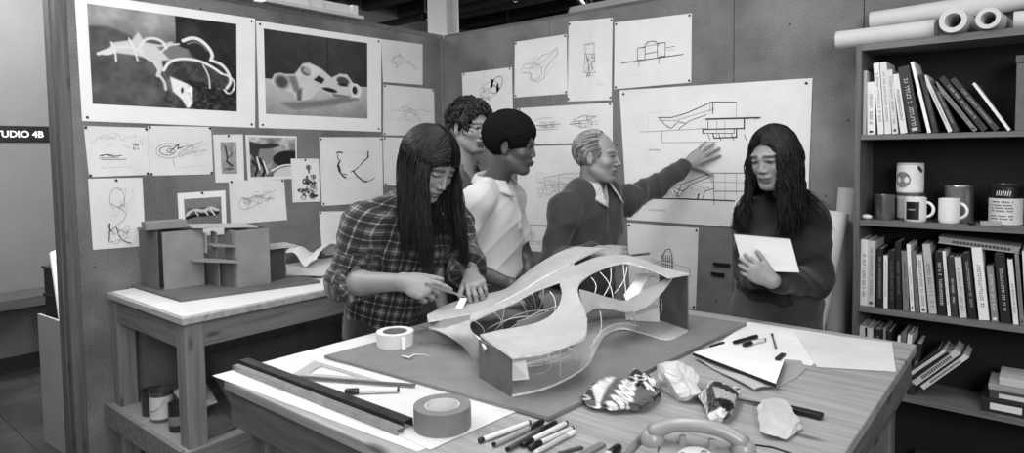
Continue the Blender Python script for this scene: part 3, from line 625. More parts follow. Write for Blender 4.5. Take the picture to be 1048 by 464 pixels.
for i in range(8): big.append(([Z4(186+i*6, 378+(i % 2)*8), Z4(200+i*6, 400-(i % 3)*8)], 2, 2))
for i in range(6): big.append(([Z4(186+i*6, 408-i*2), Z4(196+i*6, 384)], 2, 2))
for x_ in (228, 250, 275, 300): big.append(([Z4(x_, 274), Z4(x_+4, 286)], 4, 1))
big += words(*Z4(97, 307), .075, 8, 60, .006, 1)+words(*Z4(95, 430), .11, 10, 61, .006, 1)
big += [([Z4(205, 408), Z4(208, 398)], 8, 1), ([Z4(330, 240), Z4(318, 246)], 3, 2), ([Z4(310, 250), Z4(400, 330)], 1.5, 3), ([Z4(60, 180), Z4(60, 190)], 2, 3)]
sheet([(634, 92.5), (831.5, 80), (826, 238), (642, 225)], 'B', 'section_drawing', 'very large sheet of two long building sections that the older man touches', 'drawing', big, pins='4', off=.004)
sheet([(642, 228), (715, 233.7), (712, 317), (645, 312)], 'B', 'perspective_drawing', 'sheet with a gridded tower perspective, below the very large section sheet', 'drawing',
      [(rect(.5, .4, .66, .62), 4, 2), ([(.5, .4), (.56, .3), (.62, .28), (.66, .4)], 5, 1), ([(.3, .48), (.5, .44)], 4, 2), ([(.32, .48), (.32, .62)], 3, 2), ([(.66, .46), (.9, .5), (.9, .62)], 4, 2), ([(.1, .62), (.4, .64), (.9, .66)], 4, 2)]+[([(.5+.03*i, .36), (.5+.03*i, .62)], 4, 1) for i in range(6)]+[([(.5, .42+.05*i), (.68, .44+.05*i)], 4, 1) for i in range(5)]+scrib(.42, .55, .2, .12, 16, 70, 3, 2))
for i, (x, y, l) in enumerate(((730, 270, 17), (728, 280, 13))):
    a = UY(x, y, -.01); b_ = UY(x+l, y+1.5, -.01)
    tag(MB().beam(a, b_, .012, .014).build('wall_peg', mat(14, .5)), ['upper', 'lower'][i]+' of two black pegs on the back board beside the dark-sweatered woman', 'peg')
# rolls standing between the woman and the bookcase
for i, (xb, yb, xt, yt, r, lab) in enumerate(((829, 347, 857, 218, .052, 'tall paper roll leaning on the board close behind the woman with the notebook'), (856, 350, 869, 193, .05, 'tall paper roll leaning against the side of the bookcase'))):
    t_ = UY(xt, yt, (-.17, -.06)[i]); d = UY(xb, yb, (-.30, -.105)[i])-t_; bot = t_+d*((t_[2]-.0)/(-d[2]))
    ax = nrm(t_-bot); mb = MB().lathe(bot+ax*.001, [(r, 0), (r*.92, np.linalg.norm(t_-bot)), (r*.80, np.linalg.norm(t_-bot)), (r*.84, 0)], 28, axis=ax, closed=True)
    o = mb.build('paper_roll', mat(196-22*i, .75, 6, 3), auto=40); tag(o, lab, 'paper roll')
# things on top of the left partition
def topmodel(px0, px1, lab, seed, h):
    a = UX(px0, 8, -.06); b = UX(px1, 20, -.06); y0, y1 = a[1], b[1]; z = HW+.0285
    t = thing('architectural_model', lab, 'model', (-.06, (y0+y1)/2, z)); r = random.Random(seed)
    MB().box((-.2, y0, z), (.05, y1, z+.02)).build('base_board', mat(190, .7), t)
    y = y0+.01; k = 0
    while y < y1-.06:
        wd = r.uniform(.08, .22); wd = min(wd, y1-.02-y); hh = h*r.uniform(.4, 1)*(1-.6*(y-y0)/(y1-y0))
        MB().box((-.17+r.uniform(0, .05), y, z+.0205), (.0+r.uniform(-.03, .03), y+wd, z+.0205+hh)).build('building_block', mat(212, .7), t); y += wd+.004; k += 1
topmodel(262, 362, 'white block model on a thin base, on top of the left partition near the column', 3, .16)
topmodel(168, 254, 'pale flat model on top of the left partition, above the first poster', 5, .05)
# ================================================================ TABLES
def slabtop(mb, x0, y0, x1, y1, z0, z1, m=0): mb.box((x0, y0, z0), (x1, y1, z1), m)
TZ = .90
W0 = dict(x0=1.655, x1=3.17, y0=-2.51, y1=-.93)
def worktable(name, lab, x0, x1, y0, y1, tz, g, shelf=None, inset=.04):
    t = thing(name, lab, 'table', ((x0+x1)/2, (y0+y1)/2, 0))
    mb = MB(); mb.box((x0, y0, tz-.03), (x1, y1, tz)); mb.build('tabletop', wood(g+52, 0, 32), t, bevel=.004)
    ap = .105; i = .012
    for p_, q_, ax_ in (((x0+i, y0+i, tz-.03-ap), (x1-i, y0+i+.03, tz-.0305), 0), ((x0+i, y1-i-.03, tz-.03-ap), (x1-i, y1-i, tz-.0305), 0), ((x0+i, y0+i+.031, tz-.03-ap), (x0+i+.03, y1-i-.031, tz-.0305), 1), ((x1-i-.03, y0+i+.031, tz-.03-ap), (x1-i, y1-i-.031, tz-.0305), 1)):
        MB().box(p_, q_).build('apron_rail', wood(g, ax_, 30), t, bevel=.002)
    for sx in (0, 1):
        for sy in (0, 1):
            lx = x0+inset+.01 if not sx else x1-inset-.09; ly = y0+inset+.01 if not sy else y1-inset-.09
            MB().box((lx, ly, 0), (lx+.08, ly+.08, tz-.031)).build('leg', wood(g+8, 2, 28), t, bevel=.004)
    if shelf:
        MB().box((x0+inset, y0+inset-.01, shelf-.022), (x1-inset, y1-inset+.01, shelf)).build('lower_shelf', wood(g+25, 1, 25), t)
        mb = MB(); mb.box((x0+inset-.012, y0+inset-.03, shelf-.09), (x0+inset+.0095, y1-inset+.03, shelf-.0225)); mb.box((x0+inset, y0+inset-.032, shelf-.09), (x1-inset, y0+inset-.0115, shelf+.012)); mb.box((x1-inset+.0005, y0+inset-.03, shelf-.09), (x1-inset+.022, y1-inset+.03, shelf+.005)); mb.build('shelf_rail', wood(g+5, 1, 28), t)
    return t
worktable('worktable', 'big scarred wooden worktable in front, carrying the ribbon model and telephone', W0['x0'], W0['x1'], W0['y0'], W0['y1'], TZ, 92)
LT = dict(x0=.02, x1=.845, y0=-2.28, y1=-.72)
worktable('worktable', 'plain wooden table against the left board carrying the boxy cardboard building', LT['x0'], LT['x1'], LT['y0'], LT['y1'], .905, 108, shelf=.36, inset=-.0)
def flat(name, lab, cat, pts, z, th, mt, lines=(), parent=None, lift=None):
    mb = MB(); P = [np.array([p[0], p[1], z]) for p in pts]; mb.prism(P, (0, 0, th))
    if lines: strokes_mesh(mb, [p+A3(0, 0, th) for p in P[:4]], lines, A3(0, 0, .0005))
    o = mb.build(name, mt if isinstance(mt, list) else [mt, INK, PENCIL, LIGHTP], parent)
    if lab: tag(o, lab, cat)
    return o
# white paper covering the left table
z = .9055
lt = [(LT['x0']+.01, LT['y0']+.02), (LT['x1']-.02, LT['y0']+.012), (LT['x1']-.012, LT['y1']-.01), (LT['x0']+.01, LT['y1']-.01)]
flat('table_cover', 'white paper sheet covering the left table under the cardboard building', 'paper', lt, z, .002, mat(215, .7, 10, 4))
# ---- cardboard building on the left table
zb = .908
def LZ(px, py, zz=zb): p = UZ(px, py, zz); return p
bp = [LZ(123, 292), LZ(184, 311), LZ(331, 289), LZ(268, 272)]
bp = [LZ(125, 291.5), LZ(185, 309.5), LZ(328, 290), LZ(262, 268)]
t = thing('architectural_model', 'boxy grey cardboard building model with stacked floors on the left table', 'model', tuple(sum(bp)/4))
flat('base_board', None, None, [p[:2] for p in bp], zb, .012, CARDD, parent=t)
zt = zb+.0125
def wall(name, a, b, h0, h1, th=.006, mt=CARD):     # a,b floor pixels
    A, B = UZ(*a, zt), UZ(*b, zt); A[2] = B[2] = zt; d = nrm(B-A); s_ = np.cross(d, (0, 0, 1))
    MB().obox((A+B)/2+A3(0, 0, (h0+h1)/2), (B-A)/2, s_*th/2, A3(0, 0, (h1-h0)/2)).build(name, mt, t); return A, B
# left block: side wall and front wall (pixels of the feet)
z4 = lambda x, y: (110+x/3.867, 220+y/3.867)
H1 = .275
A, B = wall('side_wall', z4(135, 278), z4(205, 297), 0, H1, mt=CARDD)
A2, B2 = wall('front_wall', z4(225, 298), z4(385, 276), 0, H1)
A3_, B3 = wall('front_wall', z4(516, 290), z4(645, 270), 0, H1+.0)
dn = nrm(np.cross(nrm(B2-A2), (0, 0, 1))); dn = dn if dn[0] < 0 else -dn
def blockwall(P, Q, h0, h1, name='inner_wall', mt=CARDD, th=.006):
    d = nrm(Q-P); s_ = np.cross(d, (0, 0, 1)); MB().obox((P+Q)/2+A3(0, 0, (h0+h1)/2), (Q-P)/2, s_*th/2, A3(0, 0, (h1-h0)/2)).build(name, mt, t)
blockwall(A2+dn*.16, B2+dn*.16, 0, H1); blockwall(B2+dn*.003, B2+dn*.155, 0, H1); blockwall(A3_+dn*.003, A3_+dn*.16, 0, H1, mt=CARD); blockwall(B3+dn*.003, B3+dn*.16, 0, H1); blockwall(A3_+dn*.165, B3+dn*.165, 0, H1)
blockwall(A2*.7+A*.3+dn*.03, A2*.3+A*.7+dn*.03, .10, .106, 'inner_floor')
mid = (B2+A3_)/2
blockwall(B2+dn*.09, A3_+dn*.09, 0, .12, mt=CARDD); blockwall(mid+dn*.02, mid+dn*.085, 0, .12, mt=CARD); blockwall(mid*.5+A3_*.5+dn*.05, A3_+dn*.05, .0, .12)
blockwall(mid+dn*.04, mid+dn*.12, .135, .26, mt=CARD); blockwall(mid*.45+A3_*.55+dn*.05, A3_+dn*.05, .135, .26, mt=CARDD)
blockwall(B2+dn*.1+(mid-B2)*.1, B2+dn*.1+(mid-B2)*.6, .15, .25, mt=PAPERB)
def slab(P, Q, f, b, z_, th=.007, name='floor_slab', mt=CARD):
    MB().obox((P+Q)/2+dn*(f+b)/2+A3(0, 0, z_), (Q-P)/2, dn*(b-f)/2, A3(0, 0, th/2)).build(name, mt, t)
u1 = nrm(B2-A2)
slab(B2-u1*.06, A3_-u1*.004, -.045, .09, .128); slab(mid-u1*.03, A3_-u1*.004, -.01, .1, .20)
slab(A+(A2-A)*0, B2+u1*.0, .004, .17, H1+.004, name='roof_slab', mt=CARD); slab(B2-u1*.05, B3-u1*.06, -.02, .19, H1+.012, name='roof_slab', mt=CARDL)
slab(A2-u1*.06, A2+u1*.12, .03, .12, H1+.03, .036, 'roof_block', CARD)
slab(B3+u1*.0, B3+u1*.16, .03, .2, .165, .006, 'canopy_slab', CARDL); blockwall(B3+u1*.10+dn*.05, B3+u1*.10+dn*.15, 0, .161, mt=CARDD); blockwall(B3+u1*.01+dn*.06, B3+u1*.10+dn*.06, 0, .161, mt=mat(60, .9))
# loose sheets at the right end of the left table (their edges curl upward)
def curled(name, lab, cat, cor, z0, mt, amp, seed, th=.0012, parent=None, lines=None, n=14, ridge=0.0):
    P = [np.array([c[0], c[1], 0.0]) for c in cor]; r = np.random.default_rng(seed); ph = r.random(6)*6.28; V = []
    for j in range(n+1):
        for i in range(n+1):
            u, v = i/n, j/n; p = (P[0]*(1-u)+P[1]*u)*(1-v)+(P[3]*(1-u)+P[2]*u)*v
            hgt = amp*(abs(math.sin(u*3.1+v*2.3+ph[0]))*.5+.5*abs(math.sin(v*4-u*2+ph[1])))+ridge*abs(math.sin(u*7+ph[2])*math.sin(v*6+ph[3]))
            V.append(p+A3(0, 0, z0+hgt))
    k = (n+1)**2; V += [v_+A3(0, 0, th) for v_ in V]; Fc = []
    for j in range(n):
        for i in range(n):
            a = j*(n+1)+i; q_ = (a, a+1, a+n+2, a+n+1); Fc += [q_[::-1], tuple(x+k for x in q_)]
    for i in range(n):
        Fc += [(i, i+1, i+1+k, i+k)]; a = n*(n+1)+i; Fc += [(a+1, a, a+k, a+1+k)]
        a = i*(n+1); Fc += [(a+n+1, a, a+k, a+n+1+k)]; b_ = a+n; Fc += [(b_, b_+n+1, b_+n+1+k, b_+k)]
    o = MB().add(V, Fc).build(name, mt, parent, auto=30)
    if lab: tag(o, lab, cat)
    return o
curled('crumpled_paper', 'rumpled white paper rising behind the boxy cardboard building', 'paper', [LZ(292, 276)[:2], LZ(318, 279)[:2], LZ(352, 262)[:2], LZ(322, 258)[:2]], zb+.006, PAPER, .10, 3, ridge=.02)
curled('loose_sheet', 'white sheet lying flat at the right end of the left table', 'paper', [LZ(285, 285)[:2]+.0, LZ(330, 286)[:2], LZ(360, 272)[:2], LZ(318, 266)[:2]], zb+.013, PAPER2, .004, 4)
# ---- under the left table
def can(name, lab, cat, c, r, h, gbody, band=None, lid=False, parent=None, metal=0.0, group=None, rim=True):
    t = thing(name, lab, cat, c, group)
    MB().lathe(c, [(0, .001), (r*.97, .001), (r, .004), (r, h-.004), (r*1.02, h-.002), (r*1.02, h), (r*.95, h), (r*.94, h-.01 if not lid else h-.004), (0, h-.012 if not lid else h-.004)] if lid else [(0, .001), (r*.97, .001), (r, .004), (r, h-.004), (r*1.02, h-.002), (r*1.02, h), (r*.95, h), (r*.94, .012), (0, .012)], 36).build('can_body', mat(gbody, .35, 12, 12, metal=metal), t, auto=40)
    if band:
        z0, z1, g = band; MB().lathe(c, [(r+.0008, z0), (r+.0008, z1)], 36).build('paper_label', mat(g, .7, 10, 30), t, smooth=True)
    return t
def onshelf(px, py, zz):
    p = UZ(px, py, zz); return A3(min(max(p[0], LT['x0']+.1), LT['x1']-.052), max(p[1], LT['y0']+.075), p[2])
zs = .3605
can('tin_can', 'dark tin can on the lower shelf of the left table, leftmost of three', 'can', onshelf(131, 431, zs), .045, .115, 90, metal=.7)
t = can('paint_can', 'white-labelled paint can on the lower shelf between two darker cans', 'can', onshelf(144, 436, zs), .047, .135, 120, (.015, .115, 200), metal=.7); 
c = np.array(t.location); MB().tube([c+A3(.047*math.cos(a), .047*math.sin(a), .10-.05*math.sin((a-3.6)/2.6*PI)*1) for a in np.linspace(3.6, 6.2, 14)], .002, 6).build('wire_handle', STEEL, t)
t = can('paint_can', 'small dark can with pale lettering band, nearest the front leg of the left table', 'can', onshelf(157, 448, zs), .04, .12, 45, (.03, .07, 120))
r_ = random.Random(1)
def ubox(name, lab, cat, pts, th, mt, up=None):
    P = [np.asarray(p, float) for p in pts]; n = nrm(np.cross(P[1]-P[0], P[3]-P[0])); n = n if n[2] > 0 else -n
    o = MB().prism(P, n*th).build(name, mt); return tag(o, lab, cat)
S = lambda px, py, zz: UZ(px, py, zz)
ubox('cardboard_sheet', 'grey cardboard sheet slanting across the lower shelf behind the front leg', 'cardboard', [S(178, 402, .50), S(194, 424, .43), S(222, 413, .43), S(203, 380, .52)], .006, mat(175, .85, 8, 8))
def shelfpt(x, y, z_): return A3(x, y, z_)
o = ubox('cardboard_sheet', 'wide cardboard sheet leaning inside the shelf of the left table, darkest one', 'cardboard', [A3(.80, -2.02, .3615), A3(.80, -1.25, .3615), A3(.42, -1.25, .60), A3(.42, -2.02, .60)], .006, mat(88, .85, 8, 8))
curled('cardboard_sheet', 'curved cardboard sheet lying flat on the lower shelf with its edge outside', 'cardboard', [(.50, -2.20), (.80, -2.20), (.79, -2.04), (.50, -2.04)], .3615, mat(96, .85, 8, 8), .012, 8, th=.004)
for i, (x, y, r, z_, g, L) in enumerate(((.13, -1.70, .05, .36, 100, .3), (.13, -1.35, .045, .36, 88, .3), (.20, -1.05, .055, .36, 92, .25), (.52, -1.10, .05, .36, 96, .25))):
    a = A3(x, y, z_+r+.03*0+.0015); b_ = a+A3(.22, .16, 0)*(L/.5)
    if b_[1] > LT['y1']-.05: b_ = a+A3(.08, -.3, 0)*(L/.5)
    tag(MB().lathe(a, [(r, 0), (r, np.linalg.norm(b_-a)), (r*.85, np.linalg.norm(b_-a)), (r*.85, 0)], 24, axis=nrm(b_-a), closed=True).build('paper_roll', mat(g, .8), auto=40), ['grey roll lying deep under the left table, farthest in', 'thinner roll lying against the board under the left table', 'thick roll under the left table close to the checked shirt', 'roll nearest the room edge under the left table'][i], 'paper roll')
# ---- corridor: bench, crate, leaning panel, rolled paper
a = UX(2, 308, -1.95); zt_ = a[2]
t = thing('bench', 'low dark bench standing along the corridor wall', 'bench', (-2.0, YE-.6, 0))
y0, y1 = YE-1.1, YE+.02
yb1 = UX(84, 306, -1.95)[1]
MB().box((-2.28, -5.0, zt_-.075), (-1.95, yb1, zt_)).build('bench_top', wood(70, 1, 16), t, bevel=.004)
for yy in (yb1-.07, -3.6, -4.8):
    for xx in (-2.26, -2.02): MB().box((xx, yy, 0), (xx+.06, yy+.06, zt_-.0755)).build('leg', wood(40, 2, 12), t)
TL = J(41, 321, 3.52); TR = UZ(86, 336, TL[2]); BL = UZ(48, 452, 0.0); e1 = nrm((TR-TL)*A3(1, 1, 0)); e2 = np.cross(A3(0, 0, 1), e1); e2 = e2 if e2@(CAM-TL) < 0 else -e2
BL = BL*A3(1, 1, 0); W_ = .46
ubox('leaning_panel', 'pale grey fibreboard panel leaning against the dark crate in the corridor', 'panel', [BL+A3(0, 0, .002), BL+e1*W_+A3(0, 0, .002), TL+e1*W_, TL], .012, mat(150, .85, 8, 3))
c0 = J(38, 273, 3.62); zc = c0[2]; c0 = c0*A3(1, 1, 0)+e2*.03
t = thing('storage_crate', 'dark open crate standing behind the end post in the corridor', 'crate', tuple(c0+e1*.2+e2*.17))
def cb(u0, u1, v0, v1, w0, w1, nm='crate_side', mt_=mat(34, .6, 8, 12)):
    p = lambda u, v, w__: c0+e1*u+e2*v+A3(0, 0, w__)
    Pq = [p(u0, v0, w0), p(u1, v0, w0), p(u1, v1, w0), p(u0, v1, w0), p(u0, v0, w1), p(u1, v0, w1), p(u1, v1, w1), p(u0, v1, w1)]
    if np.cross(e1, e2)[2] < 0: Pq = [Pq[i] for i in (3, 2, 1, 0, 7, 6, 5, 4)]
    MB().hexa(Pq).build(nm, mt_, t)
cb(0, .42, 0, .015, .001, zc); cb(0, .42, .325, .34, .001, zc); cb(0, .015, .0155, .3245, .001, zc); cb(.405, .42, .0155, .3245, .001, zc); cb(.016, .404, .016, .324, .02, .035, 'crate_bottom')
cb(-.006, .426, -.008, -.0005, zc-.17, zc-.155, 'crate_batten', mat(24, .5)); cb(-.006, .426, -.008, -.0005, zc-.015, zc, 'crate_batten', mat(24, .5))
b_ = J(61, 259, 3.60); a = J(68, 337, 3.44); a = c0+e1*.22+e2*.06+A3(0, 0, zc-.35); b_ = UZ(60, 259, zc+.075); b_ = c0+e1*.16+e2*.05+A3(0, 0, zc+.085)
a = J(68, 338, 3.40); b_ = J(59, 259, 3.56)
ax = nrm(b_-a); L = np.linalg.norm(b_-a)
tag(MB().lathe(a, [(.028, 0), (.038, L), (.034, L), (.024, 0)], 24, axis=ax, closed=True).build('paper_roll', mat(235, .75), auto=40), 'white paper roll tucked between the dark corridor crate and the grey panel', 'paper roll')

# ================================================================ BOOKCASE
YF = -.28
x0 = UY(876, 60, YF)[0]; x1 = x0+1.75; zt = 1.995
xd = UY(1040, 100, YF)[0]
SH = [1.605, 1.235, .855, .495, .12]
t = thing('bookcase', 'tall dark-stained wooden bookcase against the back board, full of books and cans', 'bookcase', ((x0+x1)/2, -.15, 0))
WB = wood(92, 2, 26); WH = wood(100, 0, 26)
for xx in (x0, x1-.022): MB().box((xx, YF, 0), (xx+.022, -.012, zt)).build('side_panel', WB, t, bevel=.0015)
MB().box((x0+.0225, YF+.002, zt-.03), (x1-.0225, -.012, zt-.001)).build('top_panel', WH, t)
for z_ in SH: MB().box((x0+.0225, YF+.001, z_-.022), (x1-.0225, -.013, z_)).build('shelf', WH, t, bevel=.0015)
MB().box((x0+.0, -.0115, 0), (x1, -.005, zt)).build('back_panel', mat(24, .9), t)
MB().box((x0+.0225, YF+.01, 0), (x1-.0225, YF+.03, SH[-1]-.0225)).build('plinth', WB, t)
def lean_block(P0, up, wid, dep, h):                    # bottom-left of spine, direction up, width dir in xz plane
    up = nrm(up); rt = A3(up[2], 0, -up[0]); return P0, up, rt
BM = {}
def book(x0p, x1p, yb, xt, yt, zs_, g, lab, gt=None, depth=.19, yf=None, title=True, group=None):
    """spine bottom-left / bottom-right px, bottom py, top-left px, top py"""
    yf = YF+.035 if yf is None else yf
    a = UY(x0p, yb, yf); b_ = UY(x1p, yb, yf); c_ = UY(xt, yt, yf); wd = b_[0]-a[0]
    up = A3(c_[0]-a[0] if a[0] > x0+.0235 else max(0, c_[0]-a[0]), 0, c_[2]-zs_-.001); h = np.linalg.norm(up); up /= h; rt = A3(up[2], 0, -up[0]); wd *= abs(up[2]); 
    wd *= .93; base = A3(max(a[0], x0+.0235), yf, zs_+.001)
    if up[0] < 0: base = base+A3(0, 0, 0)
    if rt[2] < 0: base[2] += -rt[2]*wd
    t = thing('book', lab, 'book', tuple(base), group)
    D = A3(0, depth, 0); cv_ = min(.0022, wd*.14)
    def bx(u0, u1, v0, v1, w0, w1, mb): mb.hexa([base+rt*u0+D*v0+up*w0, base+rt*u1+D*v0+up*w0, base+rt*u1+D*v1+up*w0, base+rt*u0+D*v1+up*w0, base+rt*u0+D*v0+up*w1, base+rt*u1+D*v0+up*w1, base+rt*u1+D*v1+up*w1, base+rt*u0+D*v1+up*w1])
    mb = MB(); bx(0, cv_, 0, 1, 0, h, mb); bx(wd-cv_, wd, 0, 1, 0, h, mb); bx(cv_, wd-cv_, 0, cv_/depth*1.3, 0, h, mb)
    cvo = mb.build('cover', mat(g, .5, 5, 25), t)
    mb = MB(); bx(cv_*1.05, wd-cv_*1.05, cv_/depth*1.4, .96, .004, h-.004, mb); mb.build('page_block', mat(190, .9), t)
    if title and gt is not None:
        mb = MB(); r = random.Random(int(x0p*10+yt)); s0 = r.uniform(.10, .25)*h; s1 = h*r.uniform(.62, .9); p = s0; lw = wd*r.uniform(.28, .42)
        while p < s1:
            st = lw*r.uniform(.5, .8); cpos = wd/2
            if r.random() > .13:
                k = r.randint(0, 3); q0 = base+A3(0, -.0004, 0)
                def st_(u0, w0, u1, w1):
                    mb.add([q0+rt*u0+up*w0, q0+rt*u1+up*w0, q0+rt*u1+up*w1, q0+rt*u0+up*w1], [(0, 1, 2, 3)])
                st_(cpos-lw/2, p, cpos+lw/2, p+st*.28)
                if k != 1: st_(cpos-lw/2, p, cpos-lw*.25, p+st*.75)
                if k != 2: st_(cpos+lw*.25, p+st*.2, cpos+lw/2, p+st*.8)
            p += st*1.15
        mb.build('spine_lettering', mat(gt, .6), cvo)
        if r.random() < .5:
            mb = MB(); q0 = base+A3(0, -.0004, 0); mb.add([q0+rt*wd*.25+up*h*.03, q0+rt*wd*.75+up*h*.03, q0+rt*wd*.75+up*h*.075, q0+rt*wd*.25+up*h*.075], [(0, 1, 2, 3)]); mb.build('publisher_mark', mat(gt, .6), cvo)
    return t
ORD = ['leftmost', '2nd from left', '3rd from left']+['%dth from left' % i for i in range(4, 21)]+['21st from left', '22nd from left', '23rd from left']
k1 = lambda x: 880+x/3.87; k1y = lambda y: 30+y/3.87
top = [(8, 22, 8, 165, 190, None, 'thin pale upright book against the bookcase side'), (29, 62, 28, 210, 225, 30, 'short white book with heavy dark spine letters'), (72, 97, 53, 135, 222, 90, 'tall white book tipping left'), (99, 127, 79, 132, 214, 110, 'tall cream book'),
       (129, 153, 106, 162, 205, 90, 'slim pale book'), (161, 190, 127, 180, 215, 60, 'shorter white book'), (197, 246, 150, 152, 42, 190, 'thick black book with pale curved title'), (268, 283, 200, 131, 235, None, 'very thin tall white book leaning'), (290, 312, 234, 178, 40, 120, 'dark slim leaning book'),
       (350, 370, 248, 186, 205, 120, 'pale slim book leaning well left'), (374, 398, 276, 206, 44, 170, 'dark book half hidden behind a pale one'), (450, 474, 291, 216, 120, 50, 'mid-grey book leaning steeply'), (484, 518, 313, 196, 38, 200, 'dark book with white spine title leaning steeply'),
       (532, 564, 357, 201, 50, 180, 'dark book leaning at the middle of the gap'), (586, 602, 445, 216, 225, None, 'thin white booklet leaning far over')]
for i, (a, b, c, d, g, gt, lab) in enumerate(top): book(k1(a), k1(b), 140, k1(c), k1y(d), SH[0], g, f'{lab}, {ORD[i]} on the top shelf', gt, group='books on the top shelf')
a = UY(1038.5, 139, YF+.03); c = UY(1038.5, 57, YF+.03)
t = thing('file_box', 'grey cardboard file box at the right end of the top shelf', 'box', (a[0]+.1, -.15, SH[0]))
MB().box((a[0], YF+.03, SH[0]+.001), (a[0]+.2, -.04, c[2]-.03)).build('box_body', mat(96, .8, 6, 20), t, bevel=.002); MB().box((a[0]-.003, YF+.027, c[2]-.0295), (a[0]+.203, -.037, c[2])).build('box_lid', mat(88, .8, 6, 20), t, bevel=.002)
k2 = lambda x: 870+x/3.865; k2y = lambda y: 230+y/3.865
row = [(35, 65, 35, 58, 224, 60, 'tall white book'), (67, 98, 72, 63, 190, 70, 'tall light-grey book'), (103, 129, 106, 95, 22, 140, 'black book with a small white mark'), (132, 149, 133, 122, 226, 150, 'thin white book'), (152, 178, 152, 102, 30, 110, 'black book with a pale square at its foot'), (181, 205, 178, 68, 24, 120, 'tall black book'),
       (210, 234, 203, 104, 120, 50, 'mid-grey book'), (239, 255, 223, 79, 232, 120, 'very thin white book'), (259, 275, 243, 105, 110, 50, 'narrow grey book'), (279, 305, 261, 120, 212, 70, 'pale book with dark lettering'), (312, 345, 286, 78, 178, 80, 'wide light-grey book'), (349, 382, 335, 108, 18, 220, 'black book with bold white lettering'),
       (386, 399, 365, 106, 225, 130, 'thin white book pressed behind a black one'), (402, 428, 385, 128, 48, 230, 'dark book titled in white near its top'), (434, 463, 412, 130, 200, 90, 'pale leaning book'), (470, 503, 443, 113, 20, 180, 'black book tilting left'), (510, 554, 480, 92, 226, 90, 'thick white book'),
       (560, 588, 540, 165, 130, 220, 'short grey book'), (596, 640, 570, 115, 22, 200, 'thick black book'), (646, 668, 622, 138, 220, 50, 'white book with bold dark lettering'), (673, 690, 650, 110, 120, 60, 'grey book'), (696, 722, 680, 105, 215, 70, 'last white book')]
for i, (a, b, c, d, g, gt, lab) in enumerate(row):
    yb = 317+(k2(a)-874)*.123; book(k2(a), k2(b), yb, k2(c), k2y(d), SH[2], g, f'{lab}, {ORD[i]} below the mugs', gt, group='books on the shelf below the mugs')
# book lying across the tops
a, b_ = UY(960, 246, YF+.05), UY(1044, 257, YF+.05); zz = max(a[2], b_[2]); t = thing('book', 'long pale book lying flat across the tops of the books below the mugs', 'book', (a[0], YF+.13, a[2]))
u_ = nrm(b_-a); n_ = A3(-u_[2], 0, u_[0]); L = np.linalg.norm(b_-a); cc = (a+b_)/2+A3(0, .08, 0)
MB().obox(cc+n_*.011, u_*L/2, A3(0, .075, 0), n_*.0015).build('cover', mat(180, .6), t); MB().obox(cc-n_*.011, u_*L/2, A3(0, .075, 0), n_*.0015).build('cover', mat(180, .6), t); MB().obox(cc, u_*(L/2-.003), A3(0, .073, 0), n_*.0092).build('page_block', mat(150, .9), t)
mb = MB()
for i in range(16): mb.obox(cc-A3(0, .0755, 0)+u_*(-L*.3+i*.012), u_*.004, A3(0, .0004, 0), n_*.005)
mb.build('spine_lettering', mat(60), t)
# lower shelf books
k3 = lambda x: 870+x/4.6; k3y = lambda y: 330+y/4.6
low = [(25, 62, 28, 14, 205, 60, 'white book'), (68, 108, 70, 24, 200, 70, 'pale book'), (112, 150, 114, 32, 30, 150, 'black book'), (154, 168, 156, 26, 130, None, 'thin grey book'), (172, 194, 176, 42, 24, 150, 'black book'), (198, 212, 226, 64, 226, None, 'thin white book leaning right'), (216, 240, 244, 48, 105, 60, 'grey book leaning right'), (241, 264, 272, 58, 222, 60, 'white book with dark title leaning right'), (272, 302, 312, 100, 38, 170, 'black book with a pale band leaning right')]
for i, (a, b, c, d, g, gt, lab) in enumerate(low):
    yb = 395+(k3(a)-874)*.2; book(k3(a), k3(b), yb, k3(c), k3y(d), SH[3], g, f'{lab}, {ORD[i]} on the low shelf', gt, group='books on the low shelf', depth=.17)
def leanbook(ax_, ay_, bx_, by_, th, g, gt, lab, dep=.17):
    a = UY(870+ax_/4.6, 330+ay_/4.6, YF+.03); b_ = UY(870+bx_/4.6, 330+by_/4.6, YF+.03); u_ = nrm(b_-a); n_ = A3(-u_[2], 0, u_[0]); L = np.linalg.norm(b_-a)
    a[2] = max(a[2], SH[3]+.002); b_ = a+u_*L; cc = (a+b_)/2+n_*th/2+A3(0, dep/2, 0)
    t = thing('book', lab, 'book', tuple(a), 'books on the low shelf')
    mb = MB(); mb.obox(cc+n_*(th/2-.001), u_*L/2, A3(0, dep/2, 0), n_*.001); mb.obox(cc-n_*(th/2-.001), u_*L/2, A3(0, dep/2, 0), n_*.001); mb.obox(cc-A3(0, dep/2-.001, 0), u_*L/2, A3(0, .001, 0), n_*(th/2-.002)); mb.build('cover', mat(g, .5), t)
    MB().obox(cc+A3(0, .002, 0), u_*(L/2-.004), A3(0, dep/2-.004, 0), n_*(th/2-.0021)).build('page_block', mat(185, .9), t)
    if gt:
        mb = MB(); r = random.Random(int(ax_)); p = -.3*L
        while p < .35*L: mb.obox(cc-A3(0, dep/2+.0004, 0)+u_*p, u_*th*.13, A3(0, .0003, 0), n_*th*.25); p += th*.42
        mb.build('spine_lettering', mat(gt), t)
leanbook(348, 318, 560, 168, .018, 205, 60, 'pale slanting book with dark title, lowest of the leaning pile')
leanbook(312, 300, 520, 150, .024, 190, 50, 'pale thick slanting book resting on the lowest one')
leanbook(300, 272, 470, 150, .014, 30, None, 'dark slanting book with page edges above it')
leanbook(290, 250, 455, 140, .012, 200, None, 'thin pale slanting book, highest of the leaning pile')
leanbook(285, 232, 420, 135, .008, 45, None, 'thin dark folder slanting on top')
